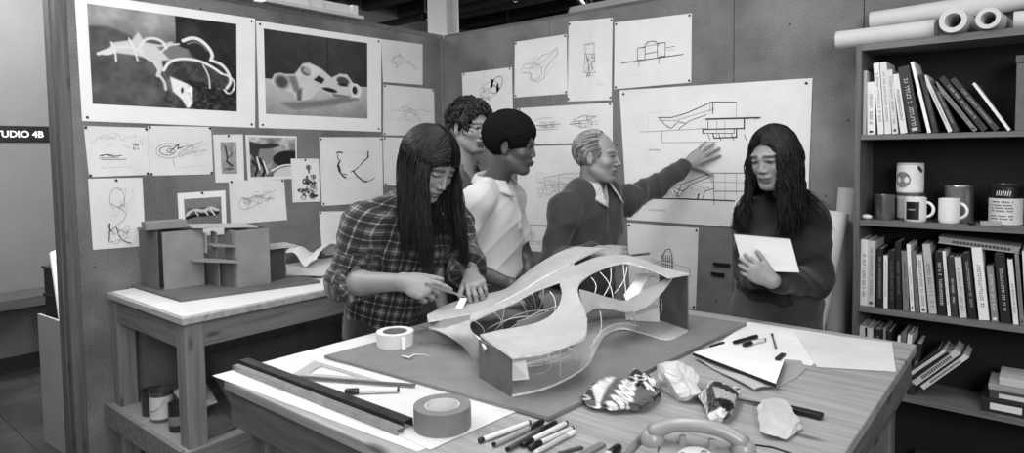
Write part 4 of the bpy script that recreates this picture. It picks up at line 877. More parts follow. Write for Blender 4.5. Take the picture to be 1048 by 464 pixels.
def stackbox(px0, py1, px1, py0, dep, g, name, lab, cat, label_g=None, zb_=None, yf=YF+.02):
    a = UY(px0, py1, yf); b_ = UY(px1, py0, yf); z0 = zb_; c_ = UY(px0, py0, yf); h = c_[2]-a[2]
    t = thing(name, lab, cat, (a[0], yf, z0)); mb = MB().box((a[0], yf, z0+.001), (a[0]+(b_[0]-a[0]), yf+dep, z0+h)); mb.build('box_body' if cat == 'box' else 'cover', mat(g, .6), t, bevel=.002)
    if label_g: MB().box((a[0]+.03, yf-.001, z0+h*.25), (a[0]+min(.13, (b_[0]-a[0])*.6), yf-.0003, z0+h*.72)).build('paper_label', mat(label_g), t)
    return z0+h
z_ = SH[3]
z_ = stackbox(1003, 434, 1085, 420, .2, 26, 'binder', 'black binder with a white label, lowest in the flat stack on the low shelf', 'binder', 215, z_)
z_ = stackbox(1012, 420, 1085, 411, .19, 60, 'binder', 'dark binder with pale label, second in the flat stack', 'binder', 205, z_+.0005)
z_ = stackbox(1011, 411, 1085, 405, .18, 150, 'book', 'grey flat book in the middle of the flat stack', 'book', None, z_+.0005)
z_ = stackbox(1022, 405, 1085, 397, .17, 190, 'book', 'pale book topmost in the flat stack on the low shelf', 'book', None, z_+.0005)
z_ = SH[4]
stackbox(1004, 462, 1075, 440, .2, 150, 'storage_box', 'pale open box on the bottom shelf at the right', 'box', None, z_)
stackbox(930, 470, 985, 452, .2, 52, 'storage_box', 'dark box on the bottom shelf left of the pale one', 'box', None, z_)
# cans and mugs on the mug shelf
ZM = SH[1]
def ms(px, py, dy=.0): p = UZ(px, py, ZM+.0005); p[1] = max(min(p[1], -.06), YF+.045); return A3(UY(px, py, p[1])[0], p[1], ZM+.0005)
kx = lambda x: 880+x/5.155; ky = lambda y: 150+y/5.155
yy = YF+.09
def cpos(x, y_): p = UY(kx(x), ky(380), y_); return A3(p[0], y_, ZM+.0005)
def wid(xa, xb, y_): return (UY(kx(xb), 225, y_)[0]-UY(kx(xa), 225, y_)[0])/2
def hgt(ya, yb_, y_): return UY(930, ky(ya), y_)[2]-UY(930, ky(yb_), y_)[2]
y_ = YF+.09; can('tin_can', 'plain steel tin can at the left end of the mug shelf', 'can', cpos(129, y_), wid(72, 186, y_)*.94, hgt(272, 405, y_), 150, metal=.9)
y_ = YF+.14; r0 = wid(196, 352, y_)*.95; h0 = hgt(265, 405, y_)
can('paint_can', 'labelled can standing beneath the blotched white can', 'can', cpos(296, y_)-A3(.022, 0, 0), r0, h0, 150, (.01, h0-.012, 178), True, metal=.8)
c = cpos(296, y_)+A3(-.024, 0, h0+.0008); h1 = hgt(105, 262, y_)
t = can('paint_can', 'white blotched can with a grey round emblem, stacked on another can', 'can', c, r0*.97, h1, 196, (.006, h1-.008, 222), True)
mb = MB()
def onc(c, r, a, z): return c+A3(r*math.sin(a), -r*math.cos(a), z)
V = [onc(c, r0*.97+.0022, -.45, h1*.45)]+[onc(c, r0*.97+.0022, -.45+.62*math.cos(q_), h1*.45+h1*.27*math.sin(q_)) for q_ in np.linspace(0, 2*PI, 25)[:-1]]
mb.add(V, [(0, 1+i, 1+(i+1) % 24) for i in range(24)]); mb.build('round_emblem', mat(120, .7, 15, 90), t)
mb = MB(); [mb.ball(onc(c, r0*.97+.001, .75+.1*i, h1*(.85-.05*i)), (.007, .004, .009), 8) for i in range(3)]; mb.build('paint_drip', mat(20, .4), t)
def mug(c, r, h, lab, g=228, square=False):
    t = thing('mug', lab, 'mug', tuple(c)); pr = [(0, .001), (r*.86, .001), (r*.96, .006), (r, .02), (r, h), (r*.93, h), (r*.90, .012), (0, .010)]
    MB().lathe(c, pr, 36).build('mug_body', mat(g, .25), t, auto=50)
    hr = h*.30; cc = c+A3(r*.95, 0, h*.52); d = nrm(A3(1, -.35, 0)); P = [cc-d*.004+d*hr*1.05*math.cos(a)+A3(0, 0, 1)*hr*math.sin(a) for a in np.linspace(-PI/2, PI/2, 14)]
    MB().tube(P, .006, 10).build('handle', mat(g, .25), t, smooth=True)
    if square:
        mb = MB(); N = 10; V = [onc(c, r+.0008, -.15+(-.62+1.24*i/N), h*z_) for z_ in (.12, .84) for i in range(N+1)]
        mb.add(V, [(i, i+1, i+N+2, i+N+1) for i in range(N)]); mb.build('black_square_print', mat(12, .4), t, smooth=True)
        mb = MB()
        for i in range(7): mb.add([onc(c, r+.0014, a, z) for a, z in ((-.55+.1*i, h*.5), (-.49+.1*i, h*.5), (-.49+.1*i, h*(.55+.02*(i % 2))), (-.55+.1*i, h*.54))], [(0, 1, 2, 3)])
        mb.build('mug_lettering', mat(190), t)
    return t
y_ = YF+.055; mug(cpos(292, y_), wid(232, 352, y_), hgt(290, 415, y_)*1.02, 'white mug with a black printed square facing the room', square=True)
y_ = YF+.06; mug(cpos(470, y_), wid(412, 528, y_), hgt(292, 418, y_), 'plain white mug to the right of the black-square mug')
y_ = YF+.15; can('paint_can', 'shiny bare steel can behind the plain white mug', 'can', cpos(520, y_), wid(440, 596, y_), hgt(205, 390, y_)*.97, 190, lid=True, metal=.95)
y_ = YF+.115; r = wid(668, 850, y_); h = hgt(200, 398, y_); c = cpos(768, y_)
t = can('paint_can', 'wide can with black top band and white lettered paper label', 'can', c, r, h, 60, (.004, h*.66, 205), True, metal=.6)
MB().lathe(c, [(r+.0008, h*.67), (r+.0008, h*.93)], 36).build('black_band', mat(14, .4), t, smooth=True)
mb = MB()
for k_, zf in enumerate((.56, .48, .41, .34, .22, .15)):
    for i in range(14):
        if (i*7+k_*5) % 6: a0 = -.9+i*.1; mb.add([onc(c, r+.0016, a, z) for a, z in ((a0, h*zf), (a0+.07, h*zf), (a0+.07, h*(zf+.03)), (a0, h*(zf+.03)))], [(0, 1, 2, 3)])
mb.build('label_lettering', mat(60), t)
mb = MB()
for i in range(7): a0 = -.55+i*.13; mb.add([onc(c, r+.0016, a, z) for a, z in ((a0, h*.73), (a0+.05, h*.73), (a0+.1, h*(.84+.03*(i % 2))), (a0+.04, h*.84))], [(0, 1, 2, 3)])
mb.build('band_lettering', mat(215), t)
c = ms(887, 229); tag(MB().add(*(lambda b: (b.v, b.f))(MB().ball(c+A3(0, 0, .012), (.022, .014, .011), 10))).build('crumpled_tissue', PAPER, smooth=True), 'small white wad of paper at the left end of the mug shelf', 'paper')
y_ = YF+.03; c = cpos(590, y_); tag(MB().ball(c+A3(0, 0, .009), (.016, .012, .009), 12).build('putty_lump', mat(12, .5), smooth=True), 'small black lump on the shelf edge before the steel can', 'lump')
c = cpos(690, y_+.0); tag(MB().obox(c+A3(0, 0, .010), A3(.033, .004, 0), A3(-.002, .012, 0), A3(0, 0, .009)).build('eraser', mat(150, .6), bevel=.003), 'grey rectangular eraser on the shelf edge before the wide can', 'eraser')
# paper rolls on the bookcase top
ZR = 1.996
def roll(a, b_, r, lab, g=200, inner=.62, closed=False):
    a, b_ = np.asarray(a, float), np.asarray(b_, float); L = np.linalg.norm(b_-a); ax = nrm(b_-a)
    pr = [(r, 0), (r, L), (r*inner, L), (r*inner*.98, L*.5), (r*inner, 0)]
    o = MB().lathe(a, pr, 32, axis=ax, closed=True).build('paper_roll', [mat(g, .75, 5, 4), mat(30)], auto=40); return tag(o, lab, 'paper roll')
def top_pt(px, py, y): return UY(px, py, y)
r = .040; a = UY(857, 45, -.17); e = UY(958, 40, -.17); roll((a[0], -.17, ZR+r+.0005), (e[0], -.185, ZR+r+.0005), r, 'white paper roll on the bookcase top, sticking out beyond its left side')
for i, (px, rr, lab) in enumerate(((975, .047, 'white paper roll pointing its dark hollow end at the viewer, left of the pair'), (1011, .040, 'white paper roll pointing its dark hollow end at the viewer, right of the pair'))):
    e = UY(px, 28, -.31); e[2] = ZR+rr+.0005; roll(e, e+A3(0.03, .29, 0), rr, lab, 200, inner=.6)
r = .035; e = UY(1034, 30, -.2); roll((e[0]+.01, -.2, ZR+r+.0005), (x1-.1, -.2, ZR+r+.0005), r, 'white paper roll right of the two hollow ends, running out of the picture')
r = .042; a = UY(891, 26, -.07); zl = ZR+.094+r+.001; roll((a[0], -.065, ZR+.083+r), (x1+.02, -.065, zl+.03), r, 'long white paper roll behind, resting on the others and rising to the right')
# ================================================================ PEOPLE
def frame(fwd, up=(0, 0, 1)):
    f = nrm(fwd); r = nrm(np.cross(f, up)); u = np.cross(r, f); return np.array([r, f, u])     # rows: right, forward, up
class Head:
    def __init__(s, c, fwd, sc=1.0, tilt=0.0, up=(0, 0, 1)):
        s.c = np.asarray(c, float); s.fr = frame(fwd, up); s.s = sc
        if tilt:
            r, f, u = s.fr; s.fr = np.array([r*math.cos(tilt)+u*math.sin(tilt), f, u*math.cos(tilt)-r*math.sin(tilt)])
    def w(s, x, y, z): return s.c+s.s*(s.fr[0]*x+s.fr[1]*y+s.fr[2]*z)
    def loc(s, P): return ((P-s.c)@s.fr.T)/s.s
def head_sdf(V, h, o):
    g = o.get; s = h.s; fr = h.fr
    E = lambda x, y, z, r, k=.02, sub=False, rot=None: V.ell(h.w(x, y, z), np.array(r)*s, fr if rot is None else rot@fr, k, sub)
    C = lambda a, b, ra, rb=None, k=.012, sub=False: V.cap(h.w(*a), h.w(*b), ra*s, (rb or ra)*s, k, sub)
    E(0, -.018, .032, (.075, .094, .086)); E(0, .028, -.02, (.060+g('wide', 0), .062, .082), .025)
    E(0, .030, -.072, (.047+g('jaw', 0), .048, .036), .03); E(0, .066, -.098, (.022, .018, .017), .025)
    for x in (-1, 1):
        C((x*.052, .0, -.055), (x*.022, .06, -.098), .014, .012, .025)
        E(x*.040, .056, -.024, (.022, .022, .018), .02)
        E(x*.031, .091, .005, (.018, .012, .010), .012, True)
        C((x*.012, .084, .022), (x*.044, .071, .024), .008, .007, .014)
        E(x*.031, .073, .004, (.0135, .0125, .0105), .003)
        C((x*.016, .086, .012), (x*.045, .076, .008), .004, .003, .004)
        # ear
        rot = np.array([[math.cos(.35*x), -math.sin(.35*x), 0], [math.sin(.35*x), math.cos(.35*x), 0], [0, 0, 1]])
        E(x*.078, -.010, -.006, (.007, .019, .031), .006, rot=rot); E(x*.086, -.006, -.004, (.005, .010, .019), .004, True)
        E(x*.075, -.002, -.028, (.006, .009, .012), .006)
    nl = g('nose', .026)-.008
    C((0, .084, .016), (0, .086+nl, -.027), .0062, .0088, .010)
    for x in (-1, 1): E(x*.0115, .086+nl*.5, -.032, (.0072, .011, .0065), .006)
    C((-.021, .082, -.0545), (.021, .082, -.0545), .0055, None, .008); E(0, .090, -.056, (.020, .009+g('lip', 0), .0065), .008)
    E(0, .086, -.0685, (.016, .010+g('lip', 0), .0075), .008); C((-.022, .092, -.062), (.022, .092, -.062), .0022, None, .003, True)
    E(0, .080, -.082, (.016, .006, .004), .010, True)
def head_tint(h, P, o):
    q = h.loc(P); t = np.ones(len(P)); x, y, z = q[:, 0], q[:, 1], q[:, 2]; ax_ = np.abs(x); front = y > .045
    def soft(d, wd): return np.clip(.5-d/wd, 0, 1)
    br = np.hypot(np.clip(np.abs(ax_-.031)-.017, 0, 1), (z-.026+(ax_-.02)*.12+.0)/1.0)-.0055
    t *= 1-(1-o.get('brow', .3))*soft(br, .004)*front
    ey = np.sqrt(((ax_-.031)/.0135)**2+((z-.004-o.get('look', 0))/(.0062 if not o.get('closed') else .0028))**2); em = soft((ey-1)*.006, .004)*front
    wht = o.get('eyew', 1.25); ir = np.hypot(ax_-.031-o.get('gaze', 0)*np.sign(x), z-.004)-.0062
    val = wht*(1-soft(ir, .003))+.12*soft(ir, .003)
    t = t*(1-em)+val*em
    ol = soft(np.abs((ey-1)*.006)-.0018, .002)*front*(z > .002); t *= 1-.8*ol
    mo = soft(np.sqrt((x/.024)**2+((z+.062)/.011)**2)*.01-.01, .003)*(y > .06); t *= 1-(1-o.get('lipc', .72))*mo
    ml = soft(np.hypot(np.clip(ax_-.020, 0, 1), z+.062)-.0014, .002)*(y > .06); t *= 1-.7*ml
    t *= 1-.55*soft(np.hypot(ax_-.009, (z+.036))-.004, .003)*(y > .085)
    if o.get('stubble'):
        t *= 1-o['stubble']*soft(np.maximum(z+.045, -(y-.0)), .03)*(z > -.14)
    if o.get('wrinkle'):
        for zz in (.048, .060, .071): t *= 1-.18*soft(np.abs(z-zz-.003*np.sin(x*70))-.001, .003)*(ax_ < .04)*front
        t *= 1-.25*soft(np.abs(np.hypot(ax_-.004, z+.045)-.036)-.0012, .004)*(z < -.03)*(z > -.07)*(ax_ > .02)*front
    return t
def hand_sdf(V, wrist, d, thumb, palm, curl=(20, 25, 15), spread=8, thumb_curl=15, s=1.0, curls=None, fa=0.009, thumb_out=40):
    """d: wrist->fingers, thumb: side the thumb is on, palm: direction the palm faces"""
    d = nrm(d); t = nrm(np.asarray(thumb)-d*np.dot(thumb, d)); n = np.cross(d, t); n = n if np.dot(n, palm) > 0 else -n
    w_ = np.asarray(wrist, float); tips = []
    B = lambda a, b, c: w_+s*(d*a+t*b+n*c)
    fr = np.array([d, t, n])
    V.ell(B(.048, 0, 0), (.050*s, .040*s, .0155*s), fr, .012); V.cap(B(-.005, .006, 0), B(.03, .008, 0), .024*s, .018*s, .015); V.cap(B(-.005, -.008, 0), B(.03, -.010, 0), .022*s, .016*s, .015)
    L = [(.030, .086, .074), (.010, .090, .082), (-.011, .087, .076), (-.030, .080, .060)]
    for i, (tb, base, ln) in enumerate(L):
        cu = curls[i] if curls else curl
        a = math.radians(spread*(1.5-i)); dd = d*math.cos(a)+t*math.sin(a); p = B(base-.012, tb, 0); V.cap(B(.03, tb*.8, .0), p, .011*s, .0098*s, .010)
        ang = 0; r = fa*s*(1 if i < 3 else .88)
        for j, fr_ in enumerate((.46, .30, .24)):
            ang += math.radians(cu[j]); v = dd*math.cos(ang)+n*math.sin(ang); q_ = p+v*ln*fr_*s*1.08
            V.cap(p, q_, r, r*.93, .004 if j else .006); p = q_; r *= .92
        tips.append(p)
    p0 = B(.018, .026, .004); a = math.radians(thumb_out); v = d*math.cos(a)+t*math.sin(a); p1 = p0+v*.040*s+n*.006*s
    V.cap(p0, p1, .015*s, .0115*s, .012); b_ = math.radians(thumb_curl); v2 = nrm(v*math.cos(b_)+(d*.7+n*.7)*math.sin(b_)); p2 = p1+v2*.030*s; V.cap(p1, p2, .0108*s, .0098*s, .004)
    v3 = nrm(v2+(d*.3+n*.3)*math.sin(b_)); p3 = p2+v3*.024*s; V.cap(p2, p3, .0098*s, .0082*s, .003); tips.append(p3)
    return tips
SKIN = {}
def skin_mat(g):
    if g not in SKIN:
        t = NT('skin'); a = t.node('ShaderNodeAttribute', attribute_name='val'); nz = t.noise(t.coord(), 90, 3)
        v = t.math('MULTIPLY', a.outputs['Fac'], lin(g)); v = t.math('MULTIPLY', v, t.math('ADD', t.math('MULTIPLY', nz, .25), .875))
        c = t.node('ShaderNodeCombineColor'); [t.L(v, c.inputs[i]) for i in range(3)]; t.col(c.outputs[0])
        t.b.inputs['Roughness'].default_value = .48; t.bump(nz, .12, .002); SKIN[g] = t.m
    return SKIN[g]
def cloth_mat(g, rough=.9, fine=700, amp=.12, fold=.25, sheen=.2):
    t = NT('cloth'); co = t.coord(); nz = t.noise(co, 14, 3); f = t.noise(co, fine, 1)
    t.col(t.ramp(t.math('ADD', t.math('MULTIPLY', nz, .5), t.math('MULTIPLY', f, .5)), [(.3, g*(1-amp)), (.7, min(250, g*(1+amp)))]))
    t.b.inputs['Roughness'].default_value = rough; t.b.inputs['Sheen Weight'].default_value = sheen; t.bump(f, .25, .002); return t.m
def torso_sdf(V, B, inf=0.0, low=None, slim=1.0, bust=0.0):
    P, N, SR, SL = B['P'], B['N'], B['SR'], B['SL']; ax = nrm(N-P); lat = SL-SR; lat = nrm(lat-ax*np.dot(lat, ax)); fr_ = np.cross(ax, lat); fr_ = fr_ if np.dot(fr_, B['front']) > 0 else -fr_
    fr = np.array([lat, fr_, ax]); L = np.linalg.norm(N-P); q = lambda a, b, c: P+lat*a+fr_*b+ax*L*c; w_ = np.linalg.norm(SL-SR)/2
    V.ell(q(0, 0, -.02), (.155*slim+inf, .105+inf, .13+inf), fr, .03); V.ell(q(0, .005, .26), (.138*slim+inf, .100+inf, .17+inf), fr, .05)
    V.ell(q(0, .01, .58), (max(w_-.035, .12)*slim+inf, .108+inf, .19+inf), fr, .05); V.ell(q(0, -.005, .77), (w_*.74+inf, .074+inf, .088+inf), fr, .04)
    if bust:
        for x in (-1, 1): V.ell(q(x*.075, .085, .55), (.065+inf, .05+inf, .062+inf), fr, .04)
    for S_ in (SR, SL):
        V.cap(S_+ax*.0, N-ax*.01+(S_-N)*.22, .052+inf, .046+inf, .035); V.ell(S_, .056+inf, None, .03)
    return fr
def wrinkles(P, seed, amp, sc=18):
    r = np.random.default_rng(seed); d = np.zeros(len(P))
    for i in range(5):
        k = r.normal(size=3)*sc; k2 = r.normal(size=3)*sc*.5; ph = r.random(2)*6; s_ = np.sin(P@k+2.2*np.sin(P@k2+ph[0])+ph[1]); d += (1-np.sqrt(s_*s_+.03))**2-.16
    return d*amp/2
def vnormals(V, Q):
    n = np.cross(V[Q[:, 2]]-V[Q[:, 0]], V[Q[:, 3]]-V[Q[:, 1]]); N = np.zeros_like(V)
    for i in range(4):
        for a in range(3): N[:, a] += np.bincount(Q[:, i], n[:, a], len(V))
    return N/(np.linalg.norm(N, axis=1)[:, None]+1e-12)
def vox_obj(V, name, mt, parent, sm=1, wr=None, val=None, label=None, extra=None):
    P, Q = V.mesh(); P, Q = largest(P, Q) if name == 'body' else (P, Q); P = smoothv(P, Q, sm)
    if wr: P = P+vnormals(P, Q)*wrinkles(P, *wr)[:, None]
    me = npmesh(P, Q)
    if val is not None: setattr_f(me, 'val', val(P))
    if extra is not None: extra(me, P)
    o = link(name, me, mt, parent, smooth=True)
    if label: o['label'] = label
    return o, P, Q
def tubes_mesh(paths, rads, n=5, vals=None, flat=1.0):
    Vs, Qs, vv = [], [], []; b = 0
    for ip, (P, r) in enumerate(zip(paths, rads)):
        P = np.asarray(P); k = len(P); T = np.gradient(P, axis=0); T /= np.linalg.norm(T, axis=1)[:, None]+1e-9
        u = np.cross(T, np.array([.3, .2, .93])); u /= np.linalg.norm(u, axis=1)[:, None]+1e-9; w_ = np.cross(T, u); a = 2*PI*np.arange(n)/n
        r = np.broadcast_to(np.asarray(r), (k,))
        R_ = P[:, None]+r[:, None, None]*(u[:, None]*np.cos(a)[None, :, None]+w_[:, None]*flat*np.sin(a)[None, :, None]); Vs.append(R_.reshape(-1, 3))
        i = np.arange(k-1)[:, None]*n; j = np.arange(n)[None]; q_ = np.stack([i+j, i+(j+1) % n, i+n+(j+1) % n, i+n+j], -1).reshape(-1, 4)+b; Qs.append(q_); b += k*n
        vv.append(np.full(k*n, vals[ip] if vals is not None else 1.0))
    me = npmesh(np.concatenate(Vs), np.concatenate(Qs)); setattr_f(me, 'val', np.concatenate(vv)); return me
def hair_mat(rough=.45, spec=.28):
    return attr_mat('hair', rough=rough, spec=spec, bump=.15, bsc=300)
HAIR = hair_mat(); HAIRG = attr_mat('grey_hair', rough=.6); AFRO = attr_mat('afro_hair', rough=.95, spec=.1, bump=1.0, bsc=260)
def person(o):
    H = o['head']; B = o; t = thing('person', o['label'], 'person', (B['P'][0], B['P'][1], 0))
    bn, inf = o.get('bn', .0), o.get('inf', .012); s = o.get('bs', 1.0)
    feet = o['feet']; P = B['P']; lat = nrm((B['SL']-B['SR'])*A3(1, 1, 0)); front = nrm(B['front']*A3(1, 1, 0)); B['front'] = front
    hips = [P-lat*.085-A3(0, 0, .06), P+lat*.085-A3(0, 0, .06)]
    knees = [(h_+f_)/2+front*.03+A3(0, 0, .02) for h_, f_ in zip(hips, feet)]
    ank = [A3(f_[0], f_[1], .085)-front*.04 for f_ in feet]
    pts = np.array([H.c+A3(0, 0, .17), H.c-A3(.17, .17, 0), H.c+A3(.17, .17, 0), P+A3(.2, .2, 0), P-A3(.2, .2, 0), B['SR'], B['SL'], B['ER'], B['EL'], B['WR'], B['WL'], feet[0], feet[1]]+[q for q in o.get('bounds', [])])
    lo, hi = pts.min(0)-.12, pts.max(0)+.12; lo[2] = -.02; hi[2] = H.c[2]+.16*H.s+.02
    V = Vox(lo, hi, .0045)
    torso_sdf(V, B, -.012, slim=o.get('slim', 1), bust=o.get('bust', 0))
    N = B['N']; V.cap(N-nrm(N-P)*.03, H.w(0, -.022, -.055), o.get('neck', .056)*H.s, o.get('neck', .056)*.93*H.s, .03)
    arm = o.get('arm', 1.0)
    for S_, E_, W_ in ((B['SR'], B['ER'], B['WR']), (B['SL'], B['EL'], B['WL'])):
        V.cap(S_, E_, .045*arm, .039*arm, .02); m_ = E_+(W_-E_)*.3; V.cap(E_, m_, .039*arm, .040*arm, .02); V.cap(m_, W_, .039*arm, .0255*arm, .02)
    head_sdf(V, H, o)
    tips = [hand_sdf(V, *a[0], **a[1]) for a in o['hands']]
    for h_, k_, a_, f_ in zip(hips, knees, ank, feet):
        V.cap(h_, k_, .082, .055, .03); V.cap(k_, a_, .052, .038, .02); V.cap(a_-A3(0, 0, .03), a_-A3(0, 0, .045)+front*.14, .036, .028, .02)
    V.plane((0, 0, .012), (0, 0, -1))
    body, BP, BQ = vox_obj(V, 'body', skin_mat(o['skin']), t, 1, val=lambda P_: head_tint(H, P_, o))
    # trousers
    T = Vox(A3(lo[0], lo[1], .03), A3(hi[0], hi[1], P[2]+.25), .009); fr = np.array([lat, front, A3(0, 0, 1)])
    T.ell(P+A3(0, 0, -.02), (.165*o.get('slim', 1), .122, .14), fr, .03); T.cap(P, P+nrm(N-P)*.16, .128, .12, .03)
    for h_, k_, a_ in zip(hips, knees, ank): T.cap(h_, k_, .098, .074, .03); T.cap(k_, a_-A3(0, 0, .02), .072, .068, .02)
    T.plane(P+nrm(N-P)*o.get('waist', .10), nrm(N-P)); T.plane((0, 0, .05), (0, 0, -1))
    vox_obj(T, 'trousers', cloth_mat(o.get('trousers', 40)), t, 1, (5, .006, 14))
    for a_, nm in zip(ank, ('shoe', 'shoe')):
        q = A3(a_[0], a_[1], 0); S = Vox(q-A3(.25, .25, .005), q+A3(.25, .25, .14), .006); S.cap(a_, q+A3(0, 0, .055), .048, .045, .02); S.cap(q+A3(0, 0, .045)-front*.02, q+A3(0, 0, .035)+front*.17, .045, .042, .02); S.plane((0, 0, .0015), (0, 0, -1)); vox_obj(S, nm, mat(28, .4), t, 1)
    B['V'] = V; B['t'] = t; B['fr'] = fr; B['N_'] = nrm(N-P); B['ank'] = ank; return t
def garment(B, name, mt, h=.005, inf=.014, slim=None, sleeves=(('R', 1.0), ('L', 1.0)), low=-.05, neck_cut=.075, neck_drop=.0, vneck=None, arm_inf=.013, wr=(3, .008, 13), flat_end=True, extra=None, extra_sdf=None, label=None, cuffs=None, cutbody=True):
    P, N = B['P'], B['N']; ax = nrm(N-P); H = B['head']
    pts = np.array([P+A3(.24, .24, -.3), P-A3(.24, .24, .3), N+A3(.2, .2, .12), N-A3(.2, .2, 0), B['SR'], B['SL'], B['ER'], B['EL'], B['WR'], B['WL']]); G = Vox(pts.min(0)-.1, pts.max(0)+.1, h)
    fr = torso_sdf(G, B, inf, slim=slim or B.get('slim', 1), bust=B.get('bust', 0)); arm = B.get('arm', 1)
    if low < -.02: G.cap(P+ax*.05, P+ax*(low-.02), .135, .150*B.get('slim', 1)**.5, .04)
    for side, amt in sleeves:
        S_, E_, W_ = B['S'+side], B['E'+side], B['W'+side]
        if amt <= 1:        # upper-arm fraction
            e = S_+(E_-S_)*amt; G.cap(S_, e, .052*arm+arm_inf*.8, .047*arm+arm_inf*1.5, .03, flat=False); d = nrm(e-S_); G.cap(e, e+d*.12, .085, .085, 0, sub=True, flat=True)
        else:
            f = amt-1; e = E_+(W_-E_)*f; G.cap(S_, E_, .050*arm+arm_inf, .043*arm+arm_inf, .03); G.cap(E_, e, .043*arm+arm_inf, (.040-.010*f)*arm+arm_inf*.8, .02); d = nrm(W_-E_); G.cap(e, e+d*.10, .062, .062, 0, sub=True, flat=True)
            if cuffs: G.cap(e-d*cuffs, e-d*.002, (.042-.008*f)*arm+arm_inf+.006, (.042-.008*f)*arm+arm_inf+.007, .004, flat=True)
    if extra_sdf: extra_sdf(G, fr)
    hc = H.w(0, -.02, -.06); nd = nrm(hc-N)
    if vneck:
        f_ = fr[1]; ax_ = fr[2]; base = N+ax_*(-.0)
        dep, wd = vneck
        for i in range(9):
            q = i/8; c = N+ax_*(.02-q*dep)+f_*(.03+.085*min(1, q*1.6)); G.ell(c, (max(wd*(1-q), .006), .07, .02), fr, .006, True)
    if neck_cut: G.cap(N-ax*neck_drop+nd*.0, N+nd*.3, neck_cut, neck_cut+.02, .006, sub=True)
    G.plane(P+ax*low, -ax)
    o, P_, Q_ = vox_obj(G, name, mt, B['t'], 1, wr, extra=extra, label=label); B['G'] = G; B['Go'] = o; return o
def collar(B, mt, r=.068, h=.035, spread=.5, point=.06, gap=.35, tilt=.35, drop=.0, up=None):
    N, H = B['N'], B['head']; ax = nrm(nrm(H.w(0, -.02, -.06)-N)+(B['N_']*.6)) if up is None else up; fr = frame(B['front'], ax); rt, f, u = fr; c = N+u*(.012-drop)
    V, n = [], 40; m = 6
    for i in range(n+1):
        th = gap+(2*PI-2*gap)*i/n; ca, sa = math.cos(th), math.sin(th); edge = max(0, 1-min(th-gap, 2*PI-gap-th)/.85)
        for j in range(m+1):
            q = j/m
            if q < .4: rr = r+.002*q; hh = u*h*(q/.4)
            else:
                g_ = (q-.4)/.6; rr = r+.006+g_*(.022+point*.55*edge); hh = u*(h-g_*(h*1.15+point*edge*.9))
            ff = (1+.15*max(ca, 0)); V.append(c+(f*ca*ff+rt*sa)*rr*(1.0)+hh-u*.022*max(ca, 0))
    Fc = [(i*(m+1)+j, i*(m+1)+j+1, (i+1)*(m+1)+j+1, (i+1)*(m+1)+j) for i in range(n) for j in range(m)]
    o = MB().add(V, Fc).build('collar', mt, B.get('Go') or B['t'], smooth=True); s_ = o.modifiers.new('th', 'SOLIDIFY'); s_.thickness = .004; return o
EL3 = lambda th, ph: A3(math.cos(th)*math.sin(ph), math.cos(th)*math.cos(ph), math.sin(th))
Wd = lambda *a: cv(*a)
# ---------------------------------------------------------------- 1: long-haired man in the checked shirt
def plaid_mat():
    t = NT('plaid_flannel'); a = t.node('ShaderNodeAttribute', attribute_name='puv'); sp = t.node('ShaderNodeSeparateXYZ'); t.L(a.outputs['Vector'], sp.inputs[0]); ws = []
    for ax_ in (0, 1):
        x = sp.outputs[ax_]; p = t.math('FRACT', t.math('MULTIPLY', x, 1/.064))
        d = lambda c_, w_: t.math('LESS_THAN', t.math('ABSOLUTE', t.math('SUBTRACT', p, c_)), w_)
        band = t.math('MULTIPLY', d(.30, .20), .42); fine = t.math('MULTIPLY', d(.80, .035), .8); f2 = t.math('MULTIPLY', d(.30, .03), .5); ws.append(t.math('ADD', t.math('ADD', band, fine), f2))
    s = t.math('MULTIPLY', t.math('ADD', ws[0], ws[1]), .62); s = t.math('ADD', s, t.math('MULTIPLY', t.math('SUBTRACT', t.noise(t.coord(), 300, 2), .5), .15))
    t.col(t.ramp(s, [(0, 15), (.3, 40), (.6, 84), (1, 150)])); t.b.inputs['Roughness'].default_value = .9; t.b.inputs['Sheen Weight'].default_value = .15
    t.bump(t.noise(t.coord(), 500, 1), .2, .002); return t.m
PLAID = plaid_mat()
def plaid_uv(B, fr):
    def f(me, P):
        segs = [(B['SR'], B['ER']), (B['ER'], B['WR']), (B['SL'], B['EL']), (B['EL'], B['WL'])]; O = B['P']; q = P-O; ax_, lat, fw_ = fr[2], fr[0], fr[1]
        x, y, z = q@lat, q@fw_, q@ax_; u = np.arctan2(x, y)*.16; v = z; best = np.full(len(P), .088)
        for a, b in segs:
            ab = b-a; L = np.linalg.norm(ab); d = ab/L; t_ = np.clip((P-a)@d, 0 if a is not B['SR'] and a is not B['SL'] else .04, L); r = np.linalg.norm(P-a-t_[:, None]*d, axis=1)
            e1 = nrm(np.cross(d, (0.2, .1, 1))); e2 = np.cross(d, e1); m = r < best-.012; ang = np.arctan2((P-a)@e1, (P-a)@e2)
            u = np.where(m, ang*.055, u); v = np.where(m, t_+.02, v); best = np.where(m, r, best)
        setattr_v(me, 'puv', np.stack([u, v, 0*u], 1))
    return f
hA = Head(J(440, 168, 2.42), Wd(.62, -.58, .62), 1.10, tilt=.10)
PA = J(396, 300, 2.66); PA[2] = .93
